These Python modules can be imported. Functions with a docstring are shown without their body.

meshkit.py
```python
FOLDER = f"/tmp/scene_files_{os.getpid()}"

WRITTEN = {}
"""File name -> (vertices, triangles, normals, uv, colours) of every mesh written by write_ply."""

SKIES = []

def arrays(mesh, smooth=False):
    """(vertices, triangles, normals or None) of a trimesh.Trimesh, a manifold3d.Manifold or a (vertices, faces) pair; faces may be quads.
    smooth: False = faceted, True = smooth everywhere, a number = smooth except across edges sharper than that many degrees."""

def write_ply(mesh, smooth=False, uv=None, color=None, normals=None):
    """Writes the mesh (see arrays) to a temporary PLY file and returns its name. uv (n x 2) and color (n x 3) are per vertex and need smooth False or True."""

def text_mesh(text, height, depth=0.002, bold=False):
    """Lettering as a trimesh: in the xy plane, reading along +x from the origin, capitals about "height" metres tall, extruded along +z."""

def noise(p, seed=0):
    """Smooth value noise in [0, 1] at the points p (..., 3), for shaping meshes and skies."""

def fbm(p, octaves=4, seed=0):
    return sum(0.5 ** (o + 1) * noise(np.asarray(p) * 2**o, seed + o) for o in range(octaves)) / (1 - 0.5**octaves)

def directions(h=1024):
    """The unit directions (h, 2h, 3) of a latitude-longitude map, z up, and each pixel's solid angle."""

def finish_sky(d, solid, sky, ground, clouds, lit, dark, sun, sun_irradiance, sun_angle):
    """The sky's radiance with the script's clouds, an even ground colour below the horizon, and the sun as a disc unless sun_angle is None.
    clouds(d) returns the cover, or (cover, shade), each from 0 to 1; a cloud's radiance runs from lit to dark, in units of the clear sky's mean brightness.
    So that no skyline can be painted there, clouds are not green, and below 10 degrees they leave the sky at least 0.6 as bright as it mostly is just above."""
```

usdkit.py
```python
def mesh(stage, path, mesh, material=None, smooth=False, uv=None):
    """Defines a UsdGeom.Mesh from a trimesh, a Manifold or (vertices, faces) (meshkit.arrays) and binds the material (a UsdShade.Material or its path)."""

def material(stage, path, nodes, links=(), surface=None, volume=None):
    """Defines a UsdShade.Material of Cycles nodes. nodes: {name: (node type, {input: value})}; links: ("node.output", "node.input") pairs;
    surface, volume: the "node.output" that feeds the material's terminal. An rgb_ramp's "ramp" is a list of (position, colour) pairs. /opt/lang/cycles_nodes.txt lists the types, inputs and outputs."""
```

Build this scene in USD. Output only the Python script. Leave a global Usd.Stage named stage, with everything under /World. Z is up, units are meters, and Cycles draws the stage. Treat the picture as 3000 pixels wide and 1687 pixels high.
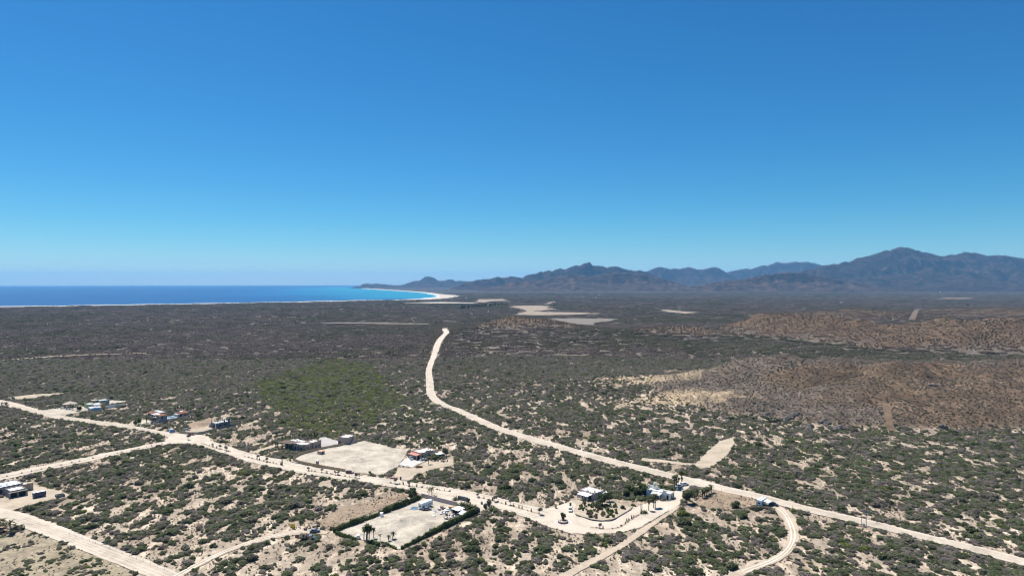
import math, random
import numpy as np
import trimesh, shapely, usdkit, meshkit
from shapely.geometry import Polygon, LineString, Point
from pxr import Usd, UsdGeom, UsdLux, UsdShade, Gf, Sdf, Vt

# ---------------------------------------------------------------- camera, sky, sun
stage = Usd.Stage.CreateInMemory()
UsdGeom.SetStageUpAxis(stage, UsdGeom.Tokens.z)
UsdGeom.SetStageMetersPerUnit(stage, 1.0)
UsdGeom.Xform.Define(stage, '/World')
UsdGeom.Scope.Define(stage, '/World/Looks')

CAM_H = 115.0                      # metres above the local ground
F = 2000.0                         # focal length in pixels of the 3000 px wide photograph
VH = 830.0                         # row of the level direction
SUN_EL = math.radians(63)
SUN_DIR_XY = (-0.65, 0.76)         # azimuth of the sun, ahead of the camera and to the left

cam = UsdGeom.Camera.Define(stage, '/World/camera')
cam.CreateFocalLengthAttr(24.0)
cam.CreateHorizontalApertureAttr(36.0)
cam.CreateVerticalApertureAttr(36.0 * 575 / 1024)
cam.CreateClippingRangeAttr(Gf.Vec2f(1.0, 120000.0))
cam.CreateExposureAttr(0.88)
_pitch = math.degrees(math.atan((843.5 - VH) / F))
cam.AddTranslateOp().Set(Gf.Vec3d(0, 0, CAM_H))
cam.AddRotateXOp().Set(90.0 - _pitch)

SKY_ROT = math.atan2(SUN_DIR_XY[0], SUN_DIR_XY[1])
sky_mat = usdkit.material(stage, '/World/Looks/sky', {
    'tex': ('sky_texture', {'sky_type': 'single_scattering', 'sun_disc': False, 'sun_elevation': SUN_EL,
                            'sun_rotation': SKY_ROT, 'altitude': 100.0, 'air_density': 1.0,
                            'aerosol_density': 0.35, 'ozone_density': 3.0}),
    'sep': ('separate_color', {}), 'rb': ('math', {'math_type': 'divide'}), 'gb': ('math', {'math_type': 'divide'}),
    'rp': ('math', {'math_type': 'power', 'value2': 2.0}), 'gp': ('math', {'math_type': 'power', 'value2': 1.30}),
    'bl': ('math', {'math_type': 'multiply_add', 'value2': 0.34, 'value3': 0.93}), 'b': ('math', {'math_type': 'multiply'}),
    'rk': ('math', {'math_type': 'multiply', 'value2': 0.45}), 'gk': ('math', {'math_type': 'multiply', 'value2': 0.76}),
    'r': ('math', {'math_type': 'multiply'}), 'g': ('math', {'math_type': 'multiply'}), 'c': ('combine_color', {}),
    'bg': ('background_shader', {'strength': 0.0515})},
    [('tex.color', 'sep.color'), ('sep.r', 'rb.value1'), ('sep.b', 'rb.value2'), ('sep.g', 'gb.value1'), ('sep.b', 'gb.value2'),
     ('rb.value', 'rp.value1'), ('gb.value', 'gp.value1'), ('rb.value', 'bl.value1'), ('bl.value', 'b.value1'), ('sep.b', 'b.value2'), ('rp.value', 'rk.value1'), ('gp.value', 'gk.value1'),
     ('rk.value', 'r.value1'), ('b.value', 'r.value2'), ('gk.value', 'g.value1'), ('b.value', 'g.value2'),
     ('r.value', 'c.r'), ('g.value', 'c.g'), ('b.value', 'c.b'), ('c.color', 'bg.color')], surface='bg.background')
dome = UsdLux.DomeLight.Define(stage, '/World/sky')
UsdShade.MaterialBindingAPI.Apply(dome.GetPrim()).Bind(sky_mat)

sun = UsdLux.DistantLight.Define(stage, '/World/sun')
sun.CreateIntensityAttr(1.25)
sun.CreateAngleAttr(0.53)
sun.CreateColorAttr(Gf.Vec3f(1.0, 0.95, 0.89))
sun.GetPrim().CreateAttribute('inputs:normalize', Sdf.ValueTypeNames.Bool).Set(True)
_n = math.hypot(*SUN_DIR_XY)
_sx, _sy = SUN_DIR_XY[0] / _n * math.cos(SUN_EL), SUN_DIR_XY[1] / _n * math.cos(SUN_EL)
SUNV = np.array([_sx, _sy, math.sin(SUN_EL)])
sun.AddRotateZOp().Set(math.degrees(math.atan2(_sy, _sx)) + 90.0)
sun.AddRotateXOp().Set(90.0 - math.degrees(SUN_EL))

# ---------------------------------------------------------------- helpers
USED = {}
def path_for(name, parent=None):
    base = (str(parent.GetPath()) if parent is not None else '/World') + '/' + name
    n = USED.get(base, -1) + 1
    USED[base] = n
    return base if n == 0 else '%s_%03d' % (base, n)

def tag(p, label=None, cat=None, group=None, kind=None):
    p = p.GetPrim() if hasattr(p, 'GetPrim') else p
    for k, v in (('label', label), ('category', cat), ('group', group), ('kind', kind)):
        if v:
            p.SetCustomDataByKey(k, v)
    return p

class MB:
    """collects shapes, built as one mesh"""
    def __init__(self):
        self.v, self.f, self.n = [], [], 0
    def add(self, v, f):
        v = np.asarray(v, float); f = np.asarray(f, int)
        if f.shape[1] == 4:
            f = np.vstack([f[:, [0, 1, 2]], f[:, [0, 2, 3]]])
        self.v.append(v); self.f.append(f + self.n); self.n += len(v)
        return self
    def mesh(self, m):
        return self.add(m.vertices, m.faces)
    def box(self, x0, x1, y0, y1, z0, z1, rz=0.0, c=None):
        v = np.array([[x, y, z] for z in (z0, z1) for y in (y0, y1) for x in (x0, x1)], float)
        if rz:
            c = c or ((x0 + x1) / 2, (y0 + y1) / 2)
            a = math.radians(rz); d = v[:, :2] - c
            v[:, 0] = c[0] + d[:, 0] * math.cos(a) - d[:, 1] * math.sin(a)
            v[:, 1] = c[1] + d[:, 0] * math.sin(a) + d[:, 1] * math.cos(a)
        return self.add(v, [[0, 2, 3, 1], [4, 5, 7, 6], [0, 1, 5, 4], [2, 6, 7, 3], [0, 4, 6, 2], [1, 3, 7, 5]])
    def rod(self, a, b, r0, r1=None, sides=6):
        a = np.asarray(a, float); b = np.asarray(b, float); r1 = r0 if r1 is None else r1
        d = (b - a) / max(np.linalg.norm(b - a), 1e-9)
        s = np.cross(d, [0, 0, 1.0] if abs(d[2]) < 0.9 else [1.0, 0, 0]); s /= np.linalg.norm(s); t = np.cross(d, s)
        ang = np.arange(sides) * 2 * np.pi / sides
        ring = np.cos(ang)[:, None] * s + np.sin(ang)[:, None] * t
        v = np.vstack([a + ring * r0, b + ring * r1, [a], [b]])
        f = []
        for i in range(sides):
            j = (i + 1) % sides
            f += [[i, j, sides + j], [i, sides + j, sides + i], [2 * sides, j, i], [2 * sides + 1, sides + i, sides + j]]
        return self.add(v, f)
    def prism(self, poly, z0, z1):
        poly = np.asarray(poly, float)
        if Polygon(poly).exterior.is_ccw is False:
            poly = poly[::-1]
        m = trimesh.creation.extrude_polygon(Polygon(poly), z1 - z0, engine='earcut')
        m.apply_translation([0, 0, z0])
        return self.mesh(m)
    def sphere(self, c, r, sub=1, scale=(1, 1, 1)):
        m = trimesh.creation.icosphere(sub, 1.0)
        return self.add(m.vertices * np.array(scale) * r + np.array(c), m.faces)
    def arrays(self):
        return np.vstack(self.v), np.vstack(self.f)
    def build(self, name, mat, parent=None, smooth=False):
        return usdkit.mesh(stage, path_for(name, parent), self.arrays(), mat, smooth=smooth).GetPrim()

def thing(name, label, cat, loc=(0, 0, 0), rz=0.0, group=None, scale=None):
    x = UsdGeom.Xform.Define(stage, path_for(name))
    x.AddTranslateOp().Set(Gf.Vec3d(*map(float, loc)))
    if rz: x.AddRotateZOp().Set(float(rz))
    if scale is not None: x.AddScaleOp().Set(Gf.Vec3f(*map(float, np.broadcast_to(scale, 3))))
    return tag(x, label, cat, group)

def copy_of(proto, name, label, cat, loc, rz=0.0, group=None, scale=None):
    p = thing(name, label, cat, loc, rz, group, scale)
    p.GetReferences().AddInternalReference(proto.GetPath())
    p.SetInstanceable(True)
    return p

def proto_class(name):
    """an abstract prim that copies refer to"""
    if not stage.GetPrimAtPath('/World/Kinds'):
        stage.CreateClassPrim('/World/Kinds')
    return stage.CreateClassPrim('/World/Kinds/' + name)

def color_mat(name, col, rough=0.8, var=0.06, scale=0.8, bump=0.0, spec=0.3, metallic=0.0):
    """plain material with a little mottling"""
    c = np.array(col, float)
    nodes = {'geo': ('texture_coordinate', {}), 'n': ('noise_texture', {'scale': scale, 'detail': 5.0, 'roughness': 0.65}),
             'r': ('rgb_ramp', {'ramp': [(0.25, np.clip(c * (1 - 2.2 * var), 0, 1)), (0.5, c), (0.75, np.clip(c * (1 + 2.2 * var), 0, 1))]}),
             'p': ('principled_bsdf', {'roughness': rough, 'specular_ior_level': spec, 'metallic': metallic})}
    links = [('geo.object', 'n.vector'), ('n.fac', 'r.fac'), ('r.color', 'p.base_color')]
    if bump:
        nodes['b'] = ('bump', {'strength': bump, 'distance': 0.1}); links += [('n.fac', 'b.height'), ('b.normal', 'p.normal')]
    return usdkit.material(stage, '/World/Looks/' + name, nodes, links, surface='p.BSDF')

def set_primvar(prim, name, arr):
    arr = np.asarray(arr, np.float32)
    api = UsdGeom.PrimvarsAPI(prim)
    if arr.ndim == 2:
        api.CreatePrimvar(name, Sdf.ValueTypeNames.Color3fArray, 'vertex').Set(Vt.Vec3fArray.FromNumpy(arr))
    else:
        api.CreatePrimvar(name, Sdf.ValueTypeNames.FloatArray, 'vertex').Set(Vt.FloatArray.FromNumpy(arr))

def n2(x, y, s, seed=0, oct=3):
    p = np.stack([np.asarray(x, float) / s, np.asarray(y, float) / s, np.full(np.shape(x), 0.37 + seed * 3.1)], -1)
    return meshkit.fbm(p, oct, seed)

def sstep(a, b, x):
    t = np.clip((x - a) / (b - a), 0, 1)
    return t * t * (3 - 2 * t)

# ---------------------------------------------------------------- land form
SEA_Z = -6.0
def flat_px(u, v, z=0.0):
    d = (CAM_H - z) * F / (v - VH)
    return np.array([(u - 1500) * d / F, d])

_coast_px = [(0, 899), (500, 891), (900, 884), (1050, 880), (1150, 878.3), (1225, 877), (1262, 873), (1292, 868.5), (1285, 865),
             (1262, 861), (1238, 857), (1180, 852.5), (1120, 849), (1085, 846.5), (1058, 845.2)]
COAST = [np.array([-14000.0, -2300.0])] + [flat_px(u, v, SEA_Z) for u, v in _coast_px] + [np.array([-4200.0, 19500.0]), np.array([-3500.0, 45000.0])]
COAST = np.array(COAST)
SEA_POLY = Polygon(np.vstack([COAST, [[-90000, 45000], [-90000, -2300]]])).buffer(0)

def coast_dist(x, y):
    """metres inland from the shore (negative at sea)"""
    x = np.asarray(x, float); y = np.asarray(y, float)
    d = np.full(x.shape, 1e9)
    for a, b in zip(COAST[:-1], COAST[1:]):
        e = b - a; L = (e * e).sum()
        t = np.clip(((x - a[0]) * e[0] + (y - a[1]) * e[1]) / L, 0, 1)
        d = np.minimum(d, np.hypot(x - a[0] - t * e[0], y - a[1] - t * e[1]))
    return np.where(shapely.contains_xy(SEA_POLY, x, y), -d, d)

# hills: name, centre x, y, height, spread left, right, front, back, turn
HILLS = [
    ('hill', 5, 1610, 24, 95, 165, 210, 110),
    ('hill', 648, 1600, 53, 112, 108, 190, 110),
    ('hill', 400, 1560, 17, 110, 100, 130, 100),
    ('hill', 435, 722, 36, 190, 330, 134, 106),
    ('hill', 292, 775, 13, 66, 80, 62, 62),
    ('hill', 962, 1370, 47, 300, 230, 190, 130),
    ('hill', 1180, 2330, 27, 330, 240, 260, 300),
    ('hill', 1650, 2400, 30, 240, 400, 260, 300),
]
STEEP = (1, 2, 3, 4, 5); NEAR = (3, 4)
def hill_h(k, x, y):
    _, cx, cy, h, l, r, f, b = HILLS[k]
    wob = (n2(x, y, 140, 5 + k, 3) - 0.5) * 0.42
    dx = x - cx; dy = y - cy
    ax = np.abs(dx) / np.where(dx < 0, l, r); ay = np.abs(dy) / np.where(dy < 0, f, b)
    if k in STEEP:
        e = 3 if k == 3 else 2.2; q = (ax ** e + ay ** e) ** (1 / e) * (1 + wob * (0.7 if k == 3 else 0.9))
        return h * np.maximum(1 - (q / 1.5) ** 1.75, 0) ** 1.25
    q = np.hypot(ax, ay); q = q * (1 + wob * sstep(0.1, 0.9, q))
    return h * np.exp(-1.35 * q ** 2.1) * sstep(2.3, 1.6, q)
def bare(x, y):
    """how far the scrub gives way to open reddish soil on the hills, 0 to 1"""
    n = (n2(x, y, 45, 63, 3) - 0.5)
    near = np.max([hill_h(k, x, y) for k in NEAR], 0); far = np.max([hill_h(k, x, y) for k in range(len(HILLS)) if k not in NEAR], 0)
    return np.maximum(sstep(0.05, 4.0, near + n * 5 * sstep(0, 2, near)), sstep(1.5, 15, far + n * 20 * sstep(0, 3, far)))

def land_h(x, y, full=True):
    x = np.asarray(x, float); y = np.asarray(y, float)
    r = np.hypot(x, y)
    far = sstep(900, 3000, r)
    h = (n2(x, y, 130, 1, 3) - 0.5) * (4.2 + 5 * far) + (n2(x, y, 34, 2, 2) - 0.5) * 1.1 * (1 - far)
    hs = 0
    for k in range(len(HILLS)):
        hs = hs + hill_h(k, x, y)
    wx = x + 30 * (n2(x, y, 70, 71, 2) - 0.5); wy = y + 30 * (n2(x, y, 70, 72, 2) - 0.5)
    gul = np.abs(2 * n2(wx * 1.0, wy * 0.8, 62, 73, 2) - 1) * 0.65 + np.abs(2 * n2(wx, wy, 24, 74, 2) - 1) * 0.35     # 0 along the gullies
    h = h + hs * (0.72 + 0.75 * gul) - 0.35 * sstep(0.14, 0.0, gul) * np.minimum(hs, 5)
    # the broad swell that carries the low brown hill
    h = h + 20 * np.exp(-1.35 * (((x - 20) / np.where(x < 20, 210, 270)) ** 2 + ((y - 1500) / np.where(y < 1500, 520, 210)) ** 2))
    # soft dunes with bare sand beyond the upper road
    for cx, cy, hh, s in ((150, 800, 6, 60), (165, 690, 4.5, 45), (70, 760, 3, 60)):
        h = h + hh * np.exp(-((x - cx) ** 2 + (y - cy) ** 2) / s ** 2)
    if full:
        sd = coast_dist(x, y)
        h = np.minimum(h - 3.0 * sstep(1800, 300, sd), SEA_Z + np.clip((sd - 110) * 0.05, -10, 1e9))
        h = h + sstep(6500, 11000, y - x * 0.1) * 6 * (sd > 500)
    return h

GRID = None                      # (xs, ys, z) of the land sheet once it is built
def land_z(x, y):
    """height of the land sheet itself"""
    if GRID is None:
        return land_h(x, y)
    xs, ys, gz = GRID
    x = np.asarray(x, float); y = np.asarray(y, float)
    i = np.clip(np.searchsorted(xs, x) - 1, 0, len(xs) - 2); j = np.clip(np.searchsorted(ys, y) - 1, 0, len(ys) - 2)
    s = np.clip((x - xs[i]) / (xs[i + 1] - xs[i]), 0, 1); t = np.clip((y - ys[j]) / (ys[j + 1] - ys[j]), 0, 1)
    return (gz[j, i] * (1 - s) + gz[j, i + 1] * s) * (1 - t) + (gz[j + 1, i] * (1 - s) + gz[j + 1, i + 1] * s) * t

def ats(pts):
    """the ground points seen at pixels of the 3000 x 1687 photograph"""
    p = np.array(pts, float); z = np.zeros(len(p))
    for _ in range(14):
        d = (CAM_H - z) * F / (p[:, 1] - VH); x = (p[:, 0] - 1500) * d / F
        z = 0.5 * z + 0.5 * land_z(x, d)
    return np.column_stack([x, d, z])

def at(u, v, lift=0.0):
    return ats([(u, v)])[0] + [0, 0, lift]

def ground(x, y):
    return float(land_z(np.array([float(x)]), np.array([float(y)]))[0])
# ---------------------------------------------------------------- land colours and the ground sheet
def grow(start, step, ratio, end):
    out = [start]
    while out[-1] < end:
        out.append(out[-1] + step); step *= ratio
    return np.array(out)

GREEN_PATCH = [(665, 965), (760, 935), (850, 900), (900, 920), (960, 985), (985, 1010), (930, 1035), (830, 1090), (770, 1075), (720, 1020)]
_g = np.array([flat_px(u * 1.1646, v * 1.1646)[:2] for u, v in GREEN_PATCH])
GREEN_POLY = Polygon(_g).buffer(0)
def poly_soft(poly, x, y, soft):
    """1 inside, falling to 0 over soft metres outside"""
    pts = shapely.points(x.ravel(), y.ravel())
    return sstep(soft, 0, shapely.distance(poly, pts)).reshape(x.shape)

YELLOW = [((1900, 1110), 75, 34), ((1990, 1090), 50, 28), ((1930, 1175), 75, 30), ((2030, 1165), 50, 26)]
YELLOW = [(at(u, v)[:2], a, b) for (u, v), a, b in YELLOW]
def yellow_sand(x, y):
    s = np.zeros(np.shape(x))
    for c, a, b in YELLOW:
        s = np.maximum(s, np.exp(-(((x - c[0]) / a) ** 2 + ((y - c[1]) / b) ** 2) ** 1.5 * 1.2))
    return np.clip(s * 1.1 + (n2(x, y, 13, 61, 3) - 0.56) * 2.6 * sstep(0.03, 0.3, s), 0, 1)

SAND = np.array([0.230, 0.185, 0.140]); PALE = np.array([0.315, 0.263, 0.202]); RED = np.array([0.074, 0.050, 0.032])
YEL = np.array([0.255, 0.198, 0.13]); SCRUB = np.array([0.140, 0.118, 0.098]); GREY = np.array([0.078, 0.064, 0.053])
def lerp(a, b, t):
    return a + (b - a) * np.asarray(t)[..., None]
def tint(x, y):
    r = np.hypot(x, y)
    n = n2(x, y, 60, 31, 3); m = n2(x, y, 22, 32, 3)
    c = lerp(SAND, PALE, sstep(0.42, 0.66, n * 0.6 + m * 0.4))
    # duller soil further off, where low scrub covers nearly all of it
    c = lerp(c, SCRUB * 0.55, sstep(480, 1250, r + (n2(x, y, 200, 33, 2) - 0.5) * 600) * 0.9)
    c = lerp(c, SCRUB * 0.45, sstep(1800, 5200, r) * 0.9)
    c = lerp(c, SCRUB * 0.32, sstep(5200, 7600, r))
    c = lerp(c, lerp(RED * 0.85, RED * 1.3, sstep(0.35, 0.68, n2(x, y, 45, 35, 3) * 0.6 + m * 0.4)), bare(x, y) * 0.92)
    h3 = hill_h(3, x, y)
    rock = sstep(1, 5, h3) * sstep(0.50, 0.66, n2(x, y, 75, 36, 3) + sstep(330, 200, x) * 0.26 - sstep(340, 420, x) * sstep(620, 560, x) * 0.12)
    c = lerp(c, GREY, rock * 0.8)
    c = lerp(c, YEL, yellow_sand(x, y) * 0.95)
    return c

def ground_material(name, speck=0.35):
    """soil with fine relief; colours of the soil come with the mesh, grain is added here"""
    nodes = {'t': ('attribute', {'attribute': 'tint'}), 'geo': ('geometry', {}),
             'n1': ('noise_texture', {'scale': 0.35, 'detail': 7.0, 'roughness': 0.7}),
             'n2': ('noise_texture', {'scale': 0.028, 'detail': 6.0, 'roughness': 0.72}),
             'r1': ('map_range', {'from_min': 0.3, 'from_max': 0.7, 'to_min': 1 - speck, 'to_max': 1 + speck}),
             'r2': ('map_range', {'from_min': 0.3, 'from_max': 0.7, 'to_min': 0.78, 'to_max': 1.22}),
             'map': ('mapping', {'scale': (0.17, 0.062, 0.1)}), 'n3': ('noise_texture', {'scale': 1.0, 'detail': 7.0, 'roughness': 0.66, 'distortion': 0.5}),
             'r3': ('map_range', {'range_type': 'smoothstep', 'from_min': 0.46, 'from_max': 0.66, 'to_min': 0.88, 'to_max': 1.6}), 'm2': ('math', {'math_type': 'multiply'}),
             'm': ('math', {'math_type': 'multiply'}), 'mm': ('vector_math', {'math_type': 'scale'}),
             'b': ('bump', {'strength': 0.6, 'distance': 0.5}),
             'p': ('principled_bsdf', {'roughness': 0.95, 'specular_ior_level': 0.1})}
    links = [('geo.position', 'n1.vector'), ('geo.position', 'n2.vector'), ('n1.fac', 'r1.value'), ('n2.fac', 'r2.value'),
             ('r1.result', 'm.value1'), ('r2.result', 'm.value2'), ('t.color', 'mm.vector1'), ('geo.position', 'map.vector'), ('map.vector', 'n3.vector'), ('n3.fac', 'r3.value'), ('r3.result', 'm2.value1'), ('m.value', 'm2.value2'), ('m2.value', 'mm.scale'),
             ('mm.vector', 'p.base_color'), ('n1.fac', 'b.height'), ('b.normal', 'p.normal')]
    return usdkit.material(stage, '/World/Looks/' + name, nodes, links, surface='p.BSDF')
M_GROUND = ground_material('soil')

_xp = grow(0, 4.0, 1.0, 680); _xp = np.concatenate([_xp, grow(_xp[-1] + 4, 4.4, 1.055, 21000)])
_xn = _xp[_xp < 9500]
XS = np.concatenate([-_xn[:0:-1], _xp])
_y = grow(170, 4.0, 1.0, 980); YS = np.concatenate([_y, grow(_y[-1] + 4, 4.4, 1.012, 2600)])
YS = np.concatenate([YS, grow(YS[-1] + 20, 26, 1.045, 26000)])
GX, GY = np.meshgrid(XS, YS)
GZ = land_h(GX, GY)
GRID = (XS, YS, GZ)
_verts = np.stack([GX, GY, GZ], -1).reshape(-1, 3)
_nx, _ny = len(XS), len(YS)
_i = (np.arange(_ny - 1)[:, None] * _nx + np.arange(_nx - 1)).ravel()
_quads = np.stack([_i, _i + 1, _i + 1 + _nx, _i + _nx], 1)
_mid = _verts[_quads].mean(1)
_keep = (_mid[:, 2] > SEA_Z - 5) & (np.abs(_mid[:, 0]) < _mid[:, 1] * 1.3 + 700)
_quads, _mid = _quads[_keep], _mid[_keep]
_hk = np.array([hill_h(k, _mid[:, 0], _mid[:, 1]) for k in range(len(HILLS))])
_lab = np.where(_hk.max(0) > 3.0, _hk.argmax(0), -1)
# one set of normals for the whole land, so that the hills join it without a seam
_all = trimesh.Trimesh(_verts, np.vstack([_quads[:, [0, 1, 2]], _quads[:, [0, 2, 3]]]), process=False)
_vn = np.array(_all.vertex_normals)
_tint = tint(GX, GY).reshape(-1, 3)
HILL_LABELS = ['low brown hill beside the far end of the long pale road',
               'rounded brown hill with a dark crest, right of the pale fields',
               'low brown shoulder just left of the rounded brown hill',
               'large reddish stony hill at the right with grey rocks on its left flank',
               'small reddish hillock behind the left flank of the large stony hill',
               'brown hill at the right edge of the picture, behind the large stony hill',
               'low reddish rise with dark dots beyond the rounded brown hill',
               'low reddish rise near the right edge, nearest the far plain']
for k in range(-1, len(HILLS)):
    q = _quads[_lab == k]
    if not len(q):
        continue
    used, inv = np.unique(q, return_inverse=True)
    q = inv.reshape(-1, 4)
    m = UsdGeom.Mesh.Define(stage, path_for('ground' if k < 0 else 'hill'))
    m.CreatePointsAttr(Vt.Vec3fArray.FromNumpy(_verts[used].astype(np.float32)))
    m.CreateFaceVertexCountsAttr(Vt.IntArray.FromNumpy(np.full(len(q), 4, np.int32)))
    m.CreateFaceVertexIndicesAttr(Vt.IntArray.FromNumpy(q.astype(np.int32).ravel()))
    m.CreateSubdivisionSchemeAttr('none')
    m.CreateNormalsAttr(Vt.Vec3fArray.FromNumpy(_vn[used].astype(np.float32))); m.SetNormalsInterpolation('vertex')
    set_primvar(m, 'tint', _tint[used])
    UsdShade.MaterialBindingAPI.Apply(m.GetPrim()).Bind(M_GROUND)
    if k < 0:
        tag(m, 'sandy ground of the coastal plain, grey brown with distance', 'ground', kind='structure')
    else:
        tag(m, HILL_LABELS[k], 'hill', kind='structure')

# ---------------------------------------------------------------- sea, surf and beach
_ang = np.linspace(math.radians(86), math.radians(176), 260)
_rad = np.concatenate([np.linspace(1500, 9000, 130), np.geomspace(9080, 40000, 70)])
_A, _R = np.meshgrid(_ang, _rad)
_sx2, _sy2 = _R * np.cos(_A), _R * np.sin(_A)
_sd = coast_dist(_sx2, _sy2)
_q = (np.arange(len(_rad) - 1)[:, None] * len(_ang) + np.arange(len(_ang) - 1)).ravel()
_q = np.stack([_q, _q + 1, _q + 1 + len(_ang), _q + len(_ang)], 1)
_q = _q[(_sd.ravel()[_q].min(1) < 260)]
_q = _q[:, ::-1]
_us, _inv = np.unique(_q, return_inverse=True)
_sv = np.stack([_sx2, _sy2, np.full(_sx2.shape, SEA_Z)], -1).reshape(-1, 3)[_us]
DEEP = np.array([0.004, 0.056, 0.160]); MID = np.array([0.004, 0.080, 0.205]); TURQ = np.array([0.010, 0.165, 0.245])
_off = -_sd.ravel()[_us]
_bay = sstep(-2300, -900, _sv[:, 0] + 0.18 * (_sv[:, 1] - 6000) * 0 ) * sstep(4600, 6500, _sv[:, 1])
_bay = np.maximum(_bay, sstep(3200, 600, _off) * sstep(5600, 8000, _sv[:, 1]))
_wob = n2(_sv[:, 0], _sv[:, 1], 900, 77, 3) - 0.5
_sc = lerp(np.tile(DEEP, (len(_sv), 1)), MID, np.clip(_bay * 1.4 + sstep(20000, 38000, np.hypot(_sv[:, 0], _sv[:, 1])) * 0.3 + _wob * 0.3, 0, 1))
_sc = lerp(_sc, TURQ, np.clip(_bay * sstep(2400, 100, _off + _wob * 700) * 0.95 + sstep(60, 0, _off) * 0.35, 0, 1))
M_SEA = usdkit.material(stage, '/World/Looks/sea_water', {
    't': ('attribute', {'attribute': 'tint'}), 'geo': ('geometry', {}),
    'map': ('mapping', {'scale': (0.0022, 0.010, 0.01)}),
    'n': ('noise_texture', {'scale': 1.0, 'detail': 9.0, 'roughness': 0.75}),
    'r': ('map_range', {'from_min': 0.3, 'from_max': 0.7, 'to_min': 0.72, 'to_max': 1.28}),
    'mm': ('vector_math', {'math_type': 'scale'}),
    'p': ('principled_bsdf', {'roughness': 0.45, 'specular_ior_level': 0.12, 'ior': 1.33})},
    [('t.color', 'mm.vector1'), ('geo.position', 'map.vector'), ('map.vector', 'n.vector'), ('n.fac', 'r.value'), ('r.result', 'mm.scale'), ('mm.vector', 'p.base_color')], surface='p.BSDF')
sea = usdkit.mesh(stage, path_for('sea'), (_sv, _inv.reshape(-1, 4)), M_SEA)
set_primvar(sea, 'tint', _sc)
tag(sea, 'deep blue sea reaching the horizon, turquoise in the bay', 'sea', kind='structure')

def resample(pts, step):
    pts = np.asarray(pts, float)
    d = np.concatenate([[0], np.cumsum(np.linalg.norm(np.diff(pts[:, :2], axis=0), axis=1))])
    t = np.linspace(0, d[-1], max(2, int(d[-1] / step) + 1))
    return np.stack([np.interp(t, d, pts[:, k]) for k in range(pts.shape[1])], 1)
def smooth_line(pts, step, passes=3):
    p = np.asarray(pts, float)
    for _ in range(passes):          # corner cutting keeps the ends
        a = p[:-1] * 0.75 + p[1:] * 0.25; b = p[:-1] * 0.25 + p[1:] * 0.75
        p = np.vstack([p[:1], np.stack([a, b], 1).reshape(-1, p.shape[1])[1:-1], p[-1:]])
    return resample(p, step)
def sides_of(line):
    t = np.gradient(line[:, :2], axis=0); t /= np.maximum(np.linalg.norm(t, axis=1, keepdims=True), 1e-9)
    return np.stack([-t[:, 1], t[:, 0]], 1)
def ribbon(line, offs, zf):
    """strip along line; offs: list of arrays of sideways offsets; zf(x, y, column)"""
    n = sides_of(line); cols = []
    for k, o in enumerate(offs):
        xy = line[:, :2] + n * np.asarray(o)[:, None] if np.ndim(o) else line[:, :2] + n * o
        cols.append(np.column_stack([xy, zf(xy[:, 0], xy[:, 1], k)]))
    v = np.stack(cols, 1); m = len(offs)
    i = (np.arange(len(line) - 1)[:, None] * m + np.arange(m - 1)).ravel()
    return v.reshape(-1, 3), np.stack([i, i + m, i + 1 + m, i + 1], 1)

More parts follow.
